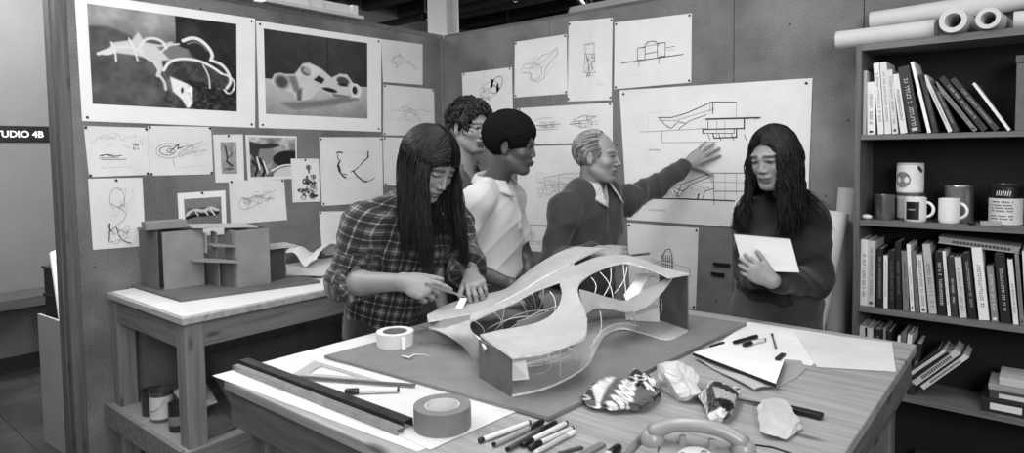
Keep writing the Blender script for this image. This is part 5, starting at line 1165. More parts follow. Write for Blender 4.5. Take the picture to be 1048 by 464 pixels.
A = dict(label='long-haired person in a checked flannel shirt bending over the model with a knife', head=hA, P=PA, N=J(423, 205, 2.60), SR=J(372, 232, 2.47), SL=J(462, 224, 2.72), ER=J(352, 290, 2.44), WR=J(414, 289, 2.26),
         EL=J(476, 268, 2.66), WL=J(483, 284, 2.42), front=cv(.55, 0, .8), skin=136, brow=.18, closed=True, eyew=.35, nose=.027, trousers=38, arm=1.12, neck=.054,
         feet=[PA*A3(1, 1, 0)+cv(-.5, 0, .3)*.14, PA*A3(1, 1, 0)+cv(.7, 0, -.3)*.12], inf=.02, lipc=.8,
         hands=[((J(414, 289, 2.26), Wd(.86, -.22, .25), Wd(.3, .6, -.4), Wd(.25, -.9, -.1)), dict(curls=[(12, 18, 12), (42, 50, 30), (52, 58, 35), (60, 60, 40)], spread=2, thumb_curl=25, thumb_out=22, s=1.08)),
                ((J(483, 284, 2.42), Wd(.22, -.15, .95), Wd(-.9, -.15, .1), Wd(-.1, -.8, -.3)), dict(curls=[(38, 42, 30), (42, 42, 30), (46, 44, 30), (50, 46, 30)], spread=4, thumb_curl=20, thumb_out=30, s=1.0))])
person(A)
def shirtA(G, fr):
    P, N = A['P'], A['N']; ax = fr[2]
    G.cap(N-ax*.12+fr[1]*.11, P-ax*.06+fr[1]*.135, .010, .010, .012)                       # placket
    for x in (-1, 1): G.ell(N-ax*.20+fr[1]*.110+fr[0]*x*.095, (.058, .022, .06), fr, .008)  # chest pockets
frA = np.array([nrm(A['SL']-A['SR']), 0*A['P'], A['P']*0]); ax = nrm(A['N']-A['P']); lat = A['SL']-A['SR']; lat = nrm(lat-ax*np.dot(lat, ax)); ff = np.cross(ax, lat); ff = ff if ff@A['front'] > 0 else -ff; frA = np.array([lat, ff, ax])
garment(A, 'checked_flannel_shirt', PLAID, inf=.026, sleeves=(('R', 1.20), ('L', 1.62)), low=-.16, neck_cut=.066, vneck=(.13, .045), arm_inf=.024, wr=(11, .016, 11), extra=plaid_uv(A, frA), extra_sdf=shirtA, cuffs=.055)
# white T-shirt under it
G = Vox(A['N']-.2, A['N']+.2, .006); G.ell(A['N']-ax*.10+ff*.045, (.09, .075, .16), frA, 0); G.cap(A['N']+ax*.0, A['N']+ax*.25, .062, .08, .005, True); vox_obj(G, 'white_undershirt', cloth_mat(215), A['t'], 1)
collar(A, PLAID, r=.074, h=.034, gap=.42, point=.07)
for e in A['Go'].children:
    if e.name.startswith('collar'):
        me = e.data; P_ = np.array([v.co[:] for v in me.vertices]); setattr_v(me, 'puv', np.stack([np.arctan2((P_-A['N'])@lat, (P_-A['N'])@ff)*.07, P_@ax, 0*P_[:, 0]], 1))
def longhair(B, n, L, spec, g0, g1, r0=.0048, seed=1, part=0.0, wave=.006, face=.62, name='hair', clear=.008, fall=(0, 0, -1), front_L=None, face2=None, out=1.0, mt=None, fc=(0, .115, -.03), curtain=.35, ehl=38):
    H = B['head']; r = np.random.default_rng(seed); paths, rads, vals = [], [], []; G = B['G']; c = H.w(0, -.018, .03); s = H.s; R_ = A3(.084, .102, .094)*s*out
    # cap so no scalp shows
    K = Vox(H.c-.17, H.c+.2, .005); K.ell(c, R_*.985, H.fr, 0); K.ell(H.w(*fc), A3(.068, .062, .094)*s, H.fr, .01, True); K.plane(H.w(0, 0, -.065), -H.fr[2]); K.ell(H.w(0, .01, -.11), A3(.072, .08, .10)*s, H.fr, .01, True); vox_obj(K, name+'_cap' if 0 else 'hair_cap', mat(8, .7), B['t'], 1)
    for i in range(n):
        side = 1 if r.random() < .5 else -1; az = math.radians(r.uniform(face*57.3, 180))*side
        st = r.uniform(-.062, .062) if abs(az) > 2.4 else r.uniform(-.085, .070)       # start along the parting, front/back
        lo_ = 1.0; P = []
        fx, bk = H.fr[0], H.fr[1]; S0 = H.fr[0]*(part+side*.004)*s+H.fr[1]*0
        # arc over the skull from the parting down to ear level
        el0 = math.radians(86); K_ = 9
        cur = r.random() < curtain; az0 = abs(az)
        if cur: az0 = r.uniform(face-.1, face+.3); a_s = r.uniform(.0, face*.5); es = r.uniform(ehl, 80); ee = r.uniform(ehl-8, ehl+4)
        for k in range(K_):
            q = k/(K_-1)
            if cur:
                a_ = (a_s+(az0-a_s)*min(1, q*1.5)**1.1)*side; e = math.radians(es+(ee-es)*min(1, q*1.8)) if q < .6 else math.radians(ee)*(1-(q-.6)/.4)
            else: e = el0*(1-q)+math.radians(r.uniform(-6, 2) if k == K_-1 else -4)*q; a_ = az*(1-(1-q)**2*.25)
            d = A3(math.cos(e)*math.sin(a_), math.cos(e)*math.cos(a_)+(0 if cur else .55*(1-q)*(st/.09)*.6), math.sin(e)); d[0] += part*(1-q)*8; d = d/np.linalg.norm(d); P.append(c+(R_*(1.0+.04*q+r.uniform(0, .03))*d)@H.fr)
        p = P[-1].copy(); out_ = nrm((p-c)*A3(1, 1, 0)); d = nrm(P[-1]-P[-2]); LL = (L if (abs(az) > 1.5 or front_L is None) else front_L)*r.uniform(.72, 1.05); m = 14; ph = r.random()*6; w1 = r.normal(size=3)*wave
        for k in range(m):
            d = nrm(d*.55+np.asarray(fall)*.45+out_*r.uniform(-.02, .05)); p = p+d*LL/m; P.append(p+w1*math.sin(k*.8+ph))
        P = np.array(P); P[K_:] = G.push(P[K_:], clear+r.uniform(0, .018)); P[K_:] = G.push(P[K_:], .004)
        for _ in range(2): P[1:-1] = P[1:-1]*.5+(P[:-2]+P[2:])*.25
        q = np.linspace(0, 1, len(P)); rr = r0*(1.1-.15*q)*np.clip((1-q)*5, .15, 1); paths.append(P); rads.append(rr); g = r.uniform(g0, g1); vals.append(lin(g))
    me = tubes_mesh(paths, rads, 5, vals, flat=.55); return link(name, me, mt or HAIR, B['t'], smooth=True)
longhair(A, 1300, .40, 0, 3, 20, r0=.0036, seed=4, part=.006, face=.85, wave=.004, ehl=12, out=1.07, fc=(0, .115, -.020), front_L=.36, fall=nrm(A3(0, 0, -1)+cv(.2, 0, .25)*.12))
# ---------------------------------------------------------------- 2: curly-haired young man at the back
hB = Head(J(482, 130, 3.2), Wd(.66, -.16, .72), 1.06)
PB = J(478, 230, 3.32); PB[2] = 1.0
Bp = dict(label='person with curly dark hair in a dark shirt at the back', head=hB, P=PB, N=J(474, 173, 3.27), SR=J(447, 190, 3.18), SL=J(502, 190, 3.42), ER=J(440, 262, 3.12), WR=J(455, 320, 3.05), EL=J(506, 262, 3.5), WL=J(500, 318, 3.45),
          front=cv(.5, 0, .85), skin=146, brow=.3, trousers=44, feet=[PB*A3(1, 1, 0)+cv(-1, 0, 0)*.12, PB*A3(1, 1, 0)+cv(1, 0, 0)*.12], nose=.026, look=-.001,
          hands=[((J(455, 320, 3.05), (0, 0, -1), cv(.6, 0, .6), cv(.6, 0, -.6)), dict()), ((J(500, 318, 3.45), (0, 0, -1), cv(.2, 0, .9), cv(-1, 0, .2)), dict())])
person(Bp); garment(Bp, 'dark_shirt', cloth_mat(72), sleeves=(('R', .8), ('L', .8)), low=-.12, neck_cut=.064, vneck=(.10, .04)); collar(Bp, cloth_mat(80), r=.07, gap=.5, point=.05)
def curls(B, n, g0, g1, seed, r0=.0045, cr=.013, face=(.118, -.02), name='hair', low=-.03, puff=1.10):
    H = B['head']; r = np.random.default_rng(seed); paths, rads, vals = [], [], []; c = H.w(0, -.02, .035); R_ = A3(.082, .100, .092)*H.s
    K = Vox(H.c-.17, H.c+.2, .005); K.ell(c, R_, H.fr, 0); K.ell(H.w(0, .115, -.015), A3(.080, .068, .105)*H.s, H.fr, .01, True); K.plane(H.w(0, 0, low), -H.fr[2]); vox_obj(K, 'hair_cap', mat(16, .8), B['t'], 1)
    while len(paths) < n:
        th = math.asin(r.uniform(-.45, 1)); ph = r.uniform(-PI, PI); d = EL3(th, ph)
        pl = R_/H.s*d+A3(0, -.02, .035)
        if (pl[0]/.080)**2+((pl[1]-.115)/.068)**2+((pl[2]+.015)/.105)**2 < 1.18 or pl[2] < low: continue
        if abs(d[0]) > .75 and d[2] < -.05 and d[1] > -.1: continue
        p = c+(R_*d)@H.fr; nn = nrm(p-c); tg = nrm(np.cross(nn, r.normal(size=3))); bt = np.cross(nn, tg); a0 = r.random()*6; P = []
        for k in range(12):
            a = a0+k*.62; P.append(p+nn*(.004+k*.0022*puff)+tg*cr*math.cos(a)+bt*cr*math.sin(a)+A3(0, 0, -1)*k*.0008)
        paths.append(np.array(P)); rads.append(np.linspace(r0, r0*.5, 12)); vals.append(lin(r.uniform(g0, g1)))
    return link(name, tubes_mesh(paths, rads, 5, vals), HAIR, B['t'], smooth=True)
curls(Bp, 330, 16, 62, 8)
# ---------------------------------------------------------------- 3: young man in the white polo shirt
hC = Head(J(524.5, 149, 2.84), Wd(.93, -.16, .28), 1.05, tilt=-.03)
PC = J(506, 300, 3.02); PC[2] = .97
Cc = dict(label='person with a short dark afro in a white polo shirt watching from beside the model', head=hC, P=PC, N=J(504, 186, 2.92), SR=J(488, 207, 2.76), SL=J(521, 204, 3.04), ER=J(463, 268, 2.74), WR=J(524, 292, 2.62), EL=J(536, 262, 3.12), WL=J(548, 305, 2.98),
          front=cv(.88, 0, .42), skin=76, brow=.5, eyew=2.0, lip=.004, lipc=.95, nose=.020, trousers=46, feet=[PC*A3(1, 1, 0)+cv(-.4, 0, -.2)*.1, PC*A3(1, 1, 0)+cv(.3, 0, -1)*.16], waist=.03,
          hands=[((J(524, 292, 2.62), Wd(.8, -.45, .3), Wd(.1, .3, -.9), Wd(.3, -.9, .1)), dict(curl=(15, 20, 12))), ((J(548, 305, 2.98), (0, 0, -1), cv(.6, 0, .6), cv(-.9, 0, .2)), dict())])
person(Cc)
def placketC(G, fr):
    N, ax = Cc['N'], fr[2]; G.cap(N-ax*.02+fr[1]*.10, N-ax*.20+fr[1]*.135, .010, .010, .008)
WPOLO = cloth_mat(190, amp=.03)
garment(Cc, 'white_polo_shirt', WPOLO, inf=.015, sleeves=(('R', .72), ('L', .72)), low=.015, neck_cut=.060, arm_inf=.012, wr=(21, .013, 10), extra_sdf=placketC, vneck=(.05, .03))
collar(Cc, WPOLO, r=.066, h=.030, gap=.40, point=.05)
N = Cc['N']; axc = nrm(N-Cc['P'])
for k in (.06, .11): MB().ball(N-axc*k+cv(.88, 0, .42)*.125, .005, 8).build('button', mat(190, .3), Cc['Go'], smooth=True)
K = Vox(hC.c-.2, hC.c+.24, .004); K.ell(hC.w(0, -.022, .045), A3(.100, .118, .104)*hC.s, hC.fr, 0); K.ell(hC.w(0, .125, -.018), A3(.086, .064, .096)*hC.s, hC.fr, .01, True); K.ell(hC.w(0, .04, -.08), A3(.13, .085, .085)*hC.s, hC.fr, .01, True)
K.plane(hC.w(0, 0, -.052), -hC.fr[2])
for x in (-1, 1): K.ell(hC.w(x*.10, -.004, -.015), A3(.035, .028, .042)*hC.s, hC.fr, .008, True)
vox_obj(K, 'hair', AFRO, Cc['t'], 1, (31, .005, 160), val=lambda P_: np.full(len(P_), lin(18)))
# ---------------------------------------------------------------- 4: older man reaching to the drawing
hD = Head(J(611, 160.5, 3.12), Wd(.90, -.06, .42), 1.05)
PD = J(597, 300, 3.18); PD[2] = .96
hw = UY(712, 170, -.05)
D_ = dict(label='older grey-haired person in a dark sweater, hand spread on the big drawing', head=hD, P=PD, N=J(605, 190.5, 3.17), SR=J(577, 215, 3.02), SL=J(640, 206, 3.30), ER=J(566, 268, 2.96), WR=J(615, 258.5, 2.74), EL=J(672, 190, 3.44), WL=UY(704, 168, -.055),
          front=cv(.62, 0, .75), skin=140, brow=.5, nose=.030, wrinkle=True, trousers=26, feet=[PD*A3(1, 1, 0)+cv(-1, 0, 0)*.11, PD*A3(1, 1, 0)+cv(1, 0, -.3)*.12], wide=.002, jaw=.003, bounds=[UY(745, 140, -.02)],
          hands=[((J(615, 258.5, 2.74), Wd(.92, -.02, .2), Wd(.2, .5, -.7), Wd(.1, -.9, -.2)), dict(curls=[(35, 35, 20), (45, 45, 25), (50, 50, 30), (55, 50, 30)], spread=1, thumb_curl=25, thumb_out=25)),
                 ((UY(704, 168, -.054), UY(738, 146, -.021)-UY(704, 168, -.054), UY(720, 185, -.02)-UY(715, 150, -.02), (0, 1, 0)), dict(curls=[(3, 4, 4), (2, 4, 3), (2, 4, 3), (4, 4, 4)], spread=9, thumb_curl=-12, thumb_out=52, s=1.10))])
person(D_)
SHD = cloth_mat(170, amp=.2, fine=90); SWD = cloth_mat(50, amp=.15)
garment(D_, 'sweater', SWD, inf=.020, sleeves=(('R', 1.88), ('L', 1.93)), low=-.09, neck_cut=.068, vneck=(.135, .056), arm_inf=.016, wr=(41, .018, 11))
GD = D_['G']
D2 = dict(D_); G = Vox(D_['N']-.28, D_['N']+.2, .006); torso_sdf(G, D_, .003); fv = nrm(D_['N']-D_['P']); G.plane(D_['N']-fv*.20, -fv); G.cap(D_['N'], D_['N']+fv*.25, .064, .08, .005, True)
G.ell(D_['N']-fv*.01+cv(.62, 0, .75)*.07, (.028, .03, .06), None, .01, True); vox_obj(G, 'patterned_shirt', SHD, D_['t'], 1)
collar(D_, SHD, r=.070, h=.036, gap=.38, point=.085)
def combed(B, n, g0, g1, seed, r0=.0035):
    H = B['head']; r = np.random.default_rng(seed); paths, rads, vals = [], [], []; c = H.w(0, -.018, .032); R_ = A3(.079, .098, .090)*H.s
    K = Vox(H.c-.17, H.c+.2, .0045); K.ell(c, R_, H.fr, 0); K.ell(H.w(0, .10, .05), A3(.085, .105, .12)*H.s, H.fr, .02, True); K.ell(H.w(0, .085, -.05), A3(.12, .080, .075)*H.s, H.fr, .01, True); K.plane(H.w(0, 0, -.078), -H.fr[2])
    for x in (-1, 1): K.ell(H.w(x*.09, .0, -.015), A3(.03, .024, .036)*H.s, H.fr, .006, True)
    vox_obj(K, 'hair_cap', mat(int((g0+g1)/2*.8), .8, 20, 60), B['t'], 1)
    while len(paths) < n:
        th = math.asin(r.uniform(-.85, .98)); ph = r.uniform(-PI, PI); d = EL3(th, ph)
        pl = R_/H.s*d+A3(0, -.018, .032)
        if (pl[0]/.085)**2+((pl[1]-.10)/.105)**2+((pl[2]-.05)/.12)**2 < .9 or (pl[0]/.12)**2+((pl[1]-.085)/.08)**2+((pl[2]+.05)/.075)**2 < .9: continue
        if (abs(abs(pl[0])-.09)/.03)**2+(pl[1]/.024)**2+((pl[2]+.015)/.036)**2 < 1: continue
        P = []
        dd = d.copy()
        for k in range(9): P.append(c+((R_*(1.01+.05*math.sin(k/8*PI)))*dd)@H.fr); dd = nrm(dd+(A3(0, -.085, -.045) if dd[1] > -.5 and dd[2] > 0 else A3(0, -.03, -.05)))
        paths.append(np.array(P)); rads.append(np.linspace(r0, r0*.6, 9)); vals.append(lin(r.uniform(g0, g1)))
    return link('hair', tubes_mesh(paths, rads, 5, vals, .6), HAIRG, B['t'], smooth=True)
combed(D_, 1300, 60, 185, 12, r0=.0028)
wl = D_['WL']; ew = nrm(D_['WL']-D_['EL']); MB().lathe(wl-ew*.008, [(.031, -.007), (.034, 0), (.031, .007), (.029, 0)], 24, axis=ew, closed=True).build('watch_strap', mat(120, .3, metal=.7), D_['t'], smooth=True)
# pen in his near hand
def pen(a, b, r, gb, gc, capfrac, lab, name='pen', cat='pen', capend='b', tip=True, cr=1.12):
    a, b = np.asarray(a, float), np.asarray(b, float); L = np.linalg.norm(b-a); ax_ = nrm(b-a); t = thing(name, lab, cat, tuple((a+b)/2))
    if capend == 'b': body0, body1, c0_, c1_ = 0, L*(1-capfrac), L*(1-capfrac), L
    else: body0, body1, c0_, c1_ = L*capfrac, L, 0, L*capfrac
    MB().lathe(a, [(0, body0), (r*.8, body0), (r, body0+r*.5), (r, body1-r*.5), (r*.8, body1), (0, body1)], 14, axis=ax_).build('barrel', mat(gb, .35), t, auto=40)
    rr = r*cr; MB().lathe(a, [(0, c0_), (rr*.75, c0_), (rr, c0_+rr*.5), (rr, c1_-rr*.5), (rr*.75, c1_), (0, c1_)], 14, axis=ax_).build('cap', mat(gc, .35), t, auto=40)
    e = L if capend == 'a' else 0; sg = 1 if capend == 'a' else -1; MB().lathe(a, [(0, e-sg*.001), (r*.92, e-sg*.001), (r*.92, e+sg*.004), (0, e+sg*.005)], 12, axis=ax_).build('end_plug', mat(gc, .4), t, auto=40); return t
pen(J(632, 263.5, 2.69), J(665, 259.5, 2.67), .005, 30, 70, .2, 'dark pen held in the older man\'s lowered hand')
# ---------------------------------------------------------------- 5: woman with the notebook
hE = Head(J(791, 161, 2.56), Wd(-.74, -.26, .62), 1.02, tilt=-.03)
PE = J(795, 300, 2.70); PE[2] = .97
E_ = dict(label='person with long wavy dark hair in a dark turtleneck holding a white notebook', head=hE, P=PE, N=J(802, 206, 2.66), SR=J(773, 222, 2.66), SL=J(829, 225, 2.62), ER=J(765, 278, 2.66), WR=J(782, 284, 2.46), EL=J(836, 289, 2.56), WL=J(789, 287, 2.345),
          front=cv(-.45, 0, .9), skin=138, brow=.14, lipc=.58, closed=False, eyew=.5, look=-.003, nose=.020, trousers=62, arm=.92, neck=.048, slim=.88, bust=1, feet=[PE*A3(1, 1, 0)+cv(-1, 0, 0)*.1, PE*A3(1, 1, 0)+cv(1, 0, 0)*.1], waist=.06,
          hands=[((J(782, 284, 2.46), Wd(-.55, .6, .15), Wd(.5, .5, .5), Wd(.6, -.1, .1)), dict(curls=[(28, 40, 25), (32, 42, 28), (36, 45, 30), (40, 48, 30)], spread=2, s=.92, thumb_out=30)),
                 ((J(789, 287, 2.345), Wd(-.86, .50, -.02), Wd(.45, .85, .1), Wd(.1, -.1, -1)), dict(curls=[(18, 40, 30), (22, 42, 30), (26, 44, 30), (30, 46, 30)], spread=4, s=.94, thumb_out=32))])
person(E_)
SWE = cloth_mat(27, amp=.2, sheen=.12)
def turtle(G, fr): N = E_['N']; h = E_['head'].w(0, -.02, -.06); d = nrm(h-N); G.cap(N-d*.02, N+d*.055, .060, .056, .012)
garment(E_, 'dark_turtleneck_sweater', SWE, inf=.016, sleeves=(('R', 1.93), ('L', 1.90)), low=-.04, neck_cut=0, arm_inf=.020, wr=(51, .018, 10), extra_sdf=turtle)
longhair(E_, 1300, .35, 0, 3, 20, r0=.0036, seed=9, part=.004, wave=.008, face=.80, fc=(0, .115, .010), ehl=26)
# notebook held against her
c4 = [J(750, 240, 2.44), J(809, 245, 2.36), J(818, 279, 2.35), J(768, 287, 2.44)]
c4 = [J(751, 240, 2.40), J(809, 245, 2.32), J(818, 279, 2.30), J(761, 277, 2.385)]
nn = nrm(np.cross(c4[1]-c4[0], c4[3]-c4[0])); nn = nn if nn@(CAM-c4[0]) > 0 else -nn
t = thing('notebook', 'white spiral notebook with a blank cover held in front of the dark turtleneck', 'notebook', tuple(sum(c4)/4))
MB().prism(c4, nn*.0015).build('cover', mat(208, .6), t); MB().prism([p-nn*.0125 for p in c4], nn*.012).build('page_block', mat(205, .9), t); MB().prism([p-nn*.015 for p in c4], nn*.002).build('cover', mat(150, .6), t)
mb = MB()
for i in range(26):
    p = c4[0]*(1-(i+.5)/26)+c4[1]*(i+.5)/26-nn*.006; dwn = nrm(c4[3]-c4[0]); mb.tube([p+dwn*.005*math.sin(a)+nn*.0085*math.cos(a) for a in np.linspace(0, 2*PI, 9)], .0009, 4)
o = mb.build('spiral_binding', mat(120, .3, metal=.8), t)
# ================================================================ ON THE WORKTABLE
xy = lambda px, py, z: UZ(px, py, z)[:2]
z1 = TZ+.0006
flat('drawing_sheet', 'wide white drawing sheet under the metal channels at the left corner of the worktable', 'paper', [xy(217, 385, z1), xy(392, 339, z1), xy(560, 409, z1), xy(427, 463, z1)], z1, .0008, PAPER2, [([(.0, .93), (.97, .96)], 1.5, 3), ([(.3, .7), (.6, .9)], 1.2, 3)])
flat('drawing_sheet', 'lower white sheet whose corner points toward the pens', 'paper', [xy(300, 395, z1+.001), xy(420, 345, z1+.001), xy(584, 397, z1+.001), xy(440, 461, z1+.001)], z1+.001, .0008, PAPER2, [([(.3, .92), (.9, .97)], 1.3, 3)])
zB = TZ+.0035
bA, bB, bC = UZ(332, 364, zB+.009), UZ(561, 427, zB+.009), UZ(764, 331, zB+.009); bD = bA+bC-bB; bD = bD+(bC-bD)*.0
flat('base_board', 'thick grey fibreboard square lying under the ribbon-like model', 'board', [q_[:2] for q_ in (bA, bB, bC, bD)], zB, .009, [mat(118, .85, 10, 8, .15, 300), INK])
zb = zB+.0095
Q6 = lambda x, y, h: UZ(420+x/2.73, 240+y/2.73, zb+h)
mdl = thing('architectural_model', 'swooping ribbon-like cardboard model with holes and wire struts on the worktable', 'model', tuple(Q6(430, 300, 0)))
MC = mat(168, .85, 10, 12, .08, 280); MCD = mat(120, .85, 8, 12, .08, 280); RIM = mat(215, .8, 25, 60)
def ribbon(name, rows, mt=MC, th=.006, sub=6, m=5, belly=0.0, rim=RIM, label=None):
    A_ = np.array([Q6(*r[0]) for r in rows]); B_ = np.array([Q6(*r[1]) for r in rows])
    def cat(P):
        P = np.vstack([2*P[0]-P[1], P, 2*P[-1]-P[-2]]); o = []
        for i in range(1, len(P)-2):
            for k in range(sub):
                t = k/sub; a, b, c, d = P[i-1:i+3]; o.append(.5*((2*b)+(-a+c)*t+(2*a-5*b+4*c-d)*t*t+(-a+3*b-3*c+d)*t**3))
        o.append(P[-2]); return np.array(o)
    a, b = cat(A_), cat(B_); V = []
    for i in range(len(a)):
        for j in range(m+1): q_ = j/m; V.append(a[i]*(1-q_)+b[i]*q_+A3(0, 0, belly*4*q_*(1-q_)))
    Fc = [(i*(m+1)+j, i*(m+1)+j+1, (i+1)*(m+1)+j+1, (i+1)*(m+1)+j) for i in range(len(a)-1) for j in range(m)]
    o = MB().add(V, Fc).build(name, [mt, rim], mdl, smooth=True); s_ = o.modifiers.new('th', 'SOLIDIFY'); s_.thickness = th; s_.offset = 0; s_.material_offset_rim = 1
    e_ = o.modifiers.new('es', 'EDGE_SPLIT'); e_.split_angle = math.radians(50)
    if label: o['label'] = label
    return o
ribbon('front_deck', [((195, 283, .115), (285, 346, .115)), ((250, 270, .115), (370, 334, .115)), ((310, 260, .12), (440, 311, .12)), ((362, 246, .125), (485, 291, .125)), ((398, 224, .14), (494, 255, .14)), ((418, 195, .16), (488, 215, .16)), ((424, 165, .18), (472, 178, .178)), ((418, 140, .198), (468, 150, .194)),
                      ((425, 112, .212), (482, 128, .206)), ((470, 86, .226), (510, 108, .22)), ((530, 64, .238), (560, 88, .234)), ((600, 60, .240), (603, 81, .238)), ((650, 73, .232), (650, 92, .231)), ((700, 92, .212), (690, 107, .21)), ((778, 112, .203), (722, 122, .200))])
ribbon('side_strip', [((150, 229, .086), (172, 243, .080)), ((205, 212, .104), (222, 221, .10)), ((255, 188, .124), (285, 193, .132)), ((312, 158, .156), (346, 160, .17)), ((372, 122, .192), (396, 141, .194)), ((420, 98, .214), (432, 128, .206)), ((455, 78, .228), (470, 110, .216))])
ribbon('upper_wing', [((47, 227, .085), (49, 244, .084)), ((100, 200, .088), (120, 233, .088)), ((170, 176, .094), (185, 220, .094)), ((262, 156, .115), (240, 196, .118)), ((308, 122, .160), (312, 158, .160)), ((350, 90, .195), (375, 119, .198)), ((400, 60, .222), (432, 91, .225)), ((432, 45, .236), (490, 61, .240)), ((462, 36, .243), (542, 40, .245))])
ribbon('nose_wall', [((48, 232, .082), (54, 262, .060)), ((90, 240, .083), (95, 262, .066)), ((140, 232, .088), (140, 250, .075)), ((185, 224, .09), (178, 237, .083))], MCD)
ribbon('left_skirt', [((52, 262, .060), (172, 240, .080)), ((80, 272, .055), (166, 256, .082)), ((120, 292, .045), (174, 274, .088)), ((155, 318, .03), (188, 286, .10)), ((182, 352, .012), (200, 302, .104)), ((200, 362, .004), (210, 320, .100))])
ribbon('floor_ribbon', [((215, 385, .003), (285, 452, .003)), ((320, 362, .003), (370, 433, .003)), ((390, 345, .003), (445, 400, .003)), ((440, 328, .003), (500, 360, .003)), ((470, 295, .004), (526, 311, .004)), ((480, 262, .006), (546, 282, .005)), ((520, 245, .006), (590, 264, .006)), ((600, 238, .004), (650, 277, .004)), ((680, 243, .003), (720, 294, .003)), ((700, 243, .003), (776, 270, .003))], MC)
ribbon('inner_ramp', [((472, 155, .182), (487, 226, .130)), ((520, 168, .165), (520, 207, .130)), ((560, 180, .145), (562, 208, .125)), ((602, 187, .128), (606, 216, .108)), ((650, 158, .145), (655, 204, .112)), ((738, 114, .198), (704, 163, .148))], mat(150, .85, 10, 12, .08, 280))
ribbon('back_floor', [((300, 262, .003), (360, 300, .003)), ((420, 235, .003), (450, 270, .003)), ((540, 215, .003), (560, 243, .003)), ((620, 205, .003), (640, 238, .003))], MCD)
def panel(name, pts, th=.006, mt=MCD, label=None):
    P = [Q6(*p) for p in pts]; n = nrm(np.cross(P[1]-P[0], P[-1]-P[0])); o = MB().prism([p-n*th/2 for p in P], n*th).build(name, mt, mdl)
    if label: o['label'] = label
def wallp(name, a, b, h0, h1, th=.006, mt=MCD):
    A_, B_ = Q6(*a, 0), Q6(*b, 0); n = nrm(np.cross(B_-A_, (0, 0, 1))); u = A3(0, 0, 1); MB().prism([A_-n*th/2, B_-n*th/2, B_-n*th/2+u*h1, A_-n*th/2+u*h0], n*th).build(name, mt, mdl)
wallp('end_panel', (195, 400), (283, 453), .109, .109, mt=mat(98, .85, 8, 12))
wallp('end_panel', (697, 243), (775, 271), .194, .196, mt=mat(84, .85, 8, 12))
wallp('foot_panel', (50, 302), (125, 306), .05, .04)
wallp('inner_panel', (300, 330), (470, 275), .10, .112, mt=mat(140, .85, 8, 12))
panel('loose_card', [(285, 358, .085), (322, 352, .085), (331, 404, .03), (284, 409, .025)], .002, PAPERB, 'small white card')
panel('loose_card', [(600, 222, .03), (694, 206, .06), (697, 246, .012), (602, 240, .012)], .002, mat(190, .8))
panel('loose_card', [(640, 110, .185), (668, 112, .185), (640, 165, .14), (604, 186, .13), (596, 170, .14)], .002, PAPERB)
WR = mat(222, .6)
wr = [((262, 196, .13), (215, 285, .0), .02), ((300, 178, .15), (325, 262, .0), .015), ((340, 165, .165), (345, 248, 0), .01), ((372, 152, .18), (300, 255, 0), .03), ((390, 160, .18), (402, 215, .13), .01), ((230, 215, .11), (250, 280, 0), .02), ((175, 240, .08), (205, 290, .0), .015), ((595, 86, .235), (604, 184, .13), .0), ((560, 96, .23), (540, 172, .15), .01),
      ((606, 90, .235), (570, 165, .15), .01), ((530, 106, .22), (566, 178, .145), .01), ((505, 120, .21), (515, 165, .165), .01), ((494, 235, .14), (503, 335, .003), -.01), ((530, 215, .12), (498, 320, .003), .02), ((418, 322, .11), (418, 400, .003), 0), ((440, 318, .11), (470, 372, .003), .02), ((360, 336, .11), (350, 380, .003), .02), ((625, 218, .105), (628, 262, .003), 0), ((600, 216, .105), (612, 258, .003), .01), ((384, 330, .11), (340, 395, .003), .03), ((700, 180, .12), (690, 240, .003), .01)]
for a, b, bow in wr:
    A_, B_ = Q6(*a), Q6(*b); s_ = nrm(np.cross(B_-A_, FW)); P = [A_*(1-t_)+B_*t_+s_*bow*math.sin(PI*t_) for t_ in np.linspace(0, 1, 9)]; MB().tube(P, .0016, 6).build('wire_strut', WR, mdl, smooth=True)
for i, (a, b, c, r) in enumerate((((235, 270, .02), (300, 200, .10), (400, 215, .10), 0), ((215, 265, .03), (290, 215, .11), (385, 235, .06), 0), ((250, 285, .01), (330, 220, .09), (410, 200, .12), 0), ((510, 300, .02), (560, 225, .09), (640, 260, .01), 0), ((300, 370, .01), (380, 372, .01), (450, 335, .02), 0))):
    A_, B_, C_ = Q6(*a), Q6(*b), Q6(*c); P = [A_*(1-t_)**2+B_*2*t_*(1-t_)+C_*t_*t_ for t_ in np.linspace(0, 1, 14)]; MB().tube(P, .0017, 6).build('bent_wire', WR, mdl, smooth=True)
ns = len(wr)
# paper strip being cut, and the knife
s0 = Q6(128, 208, .092); P = [Q6(140, 178, .118), Q6(158, 180, .116), Q6(146, 208, .0955), Q6(126, 206, .0955)]
o = MB().prism(P, A3(0, 0, .0008)).build('paper_strip', PAPERB); tag(o, 'small white paper strip under the knife blade on the model nose', 'paper')
a, b = J(443, 293, 2.20), J(480, 305, 2.26)
t = thing('craft_knife', 'slim metal craft knife held in the long-haired person\'s right hand', 'knife', tuple((a+b)/2)); d = nrm(b-a); L = np.linalg.norm(b-a)
MB().lathe(a-d*.03, [(0, 0), (.005, .001), (.0055, .05), (.005, L*.75), (.004, L*.82), (0, L*.82)], 14, axis=d).build('handle', mat(170, .3, metal=.7), t, auto=40)
n = nrm(np.cross(d, FW)); MB().prism([a+d*(L*.62)-n*.004, a+d*(L*.62)+n*.004, a+d*(L*.86)+n*.003, a+d*(L*.98)-n*.004], FW*.0008).build('blade', mat(200, .2, metal=.9), t)
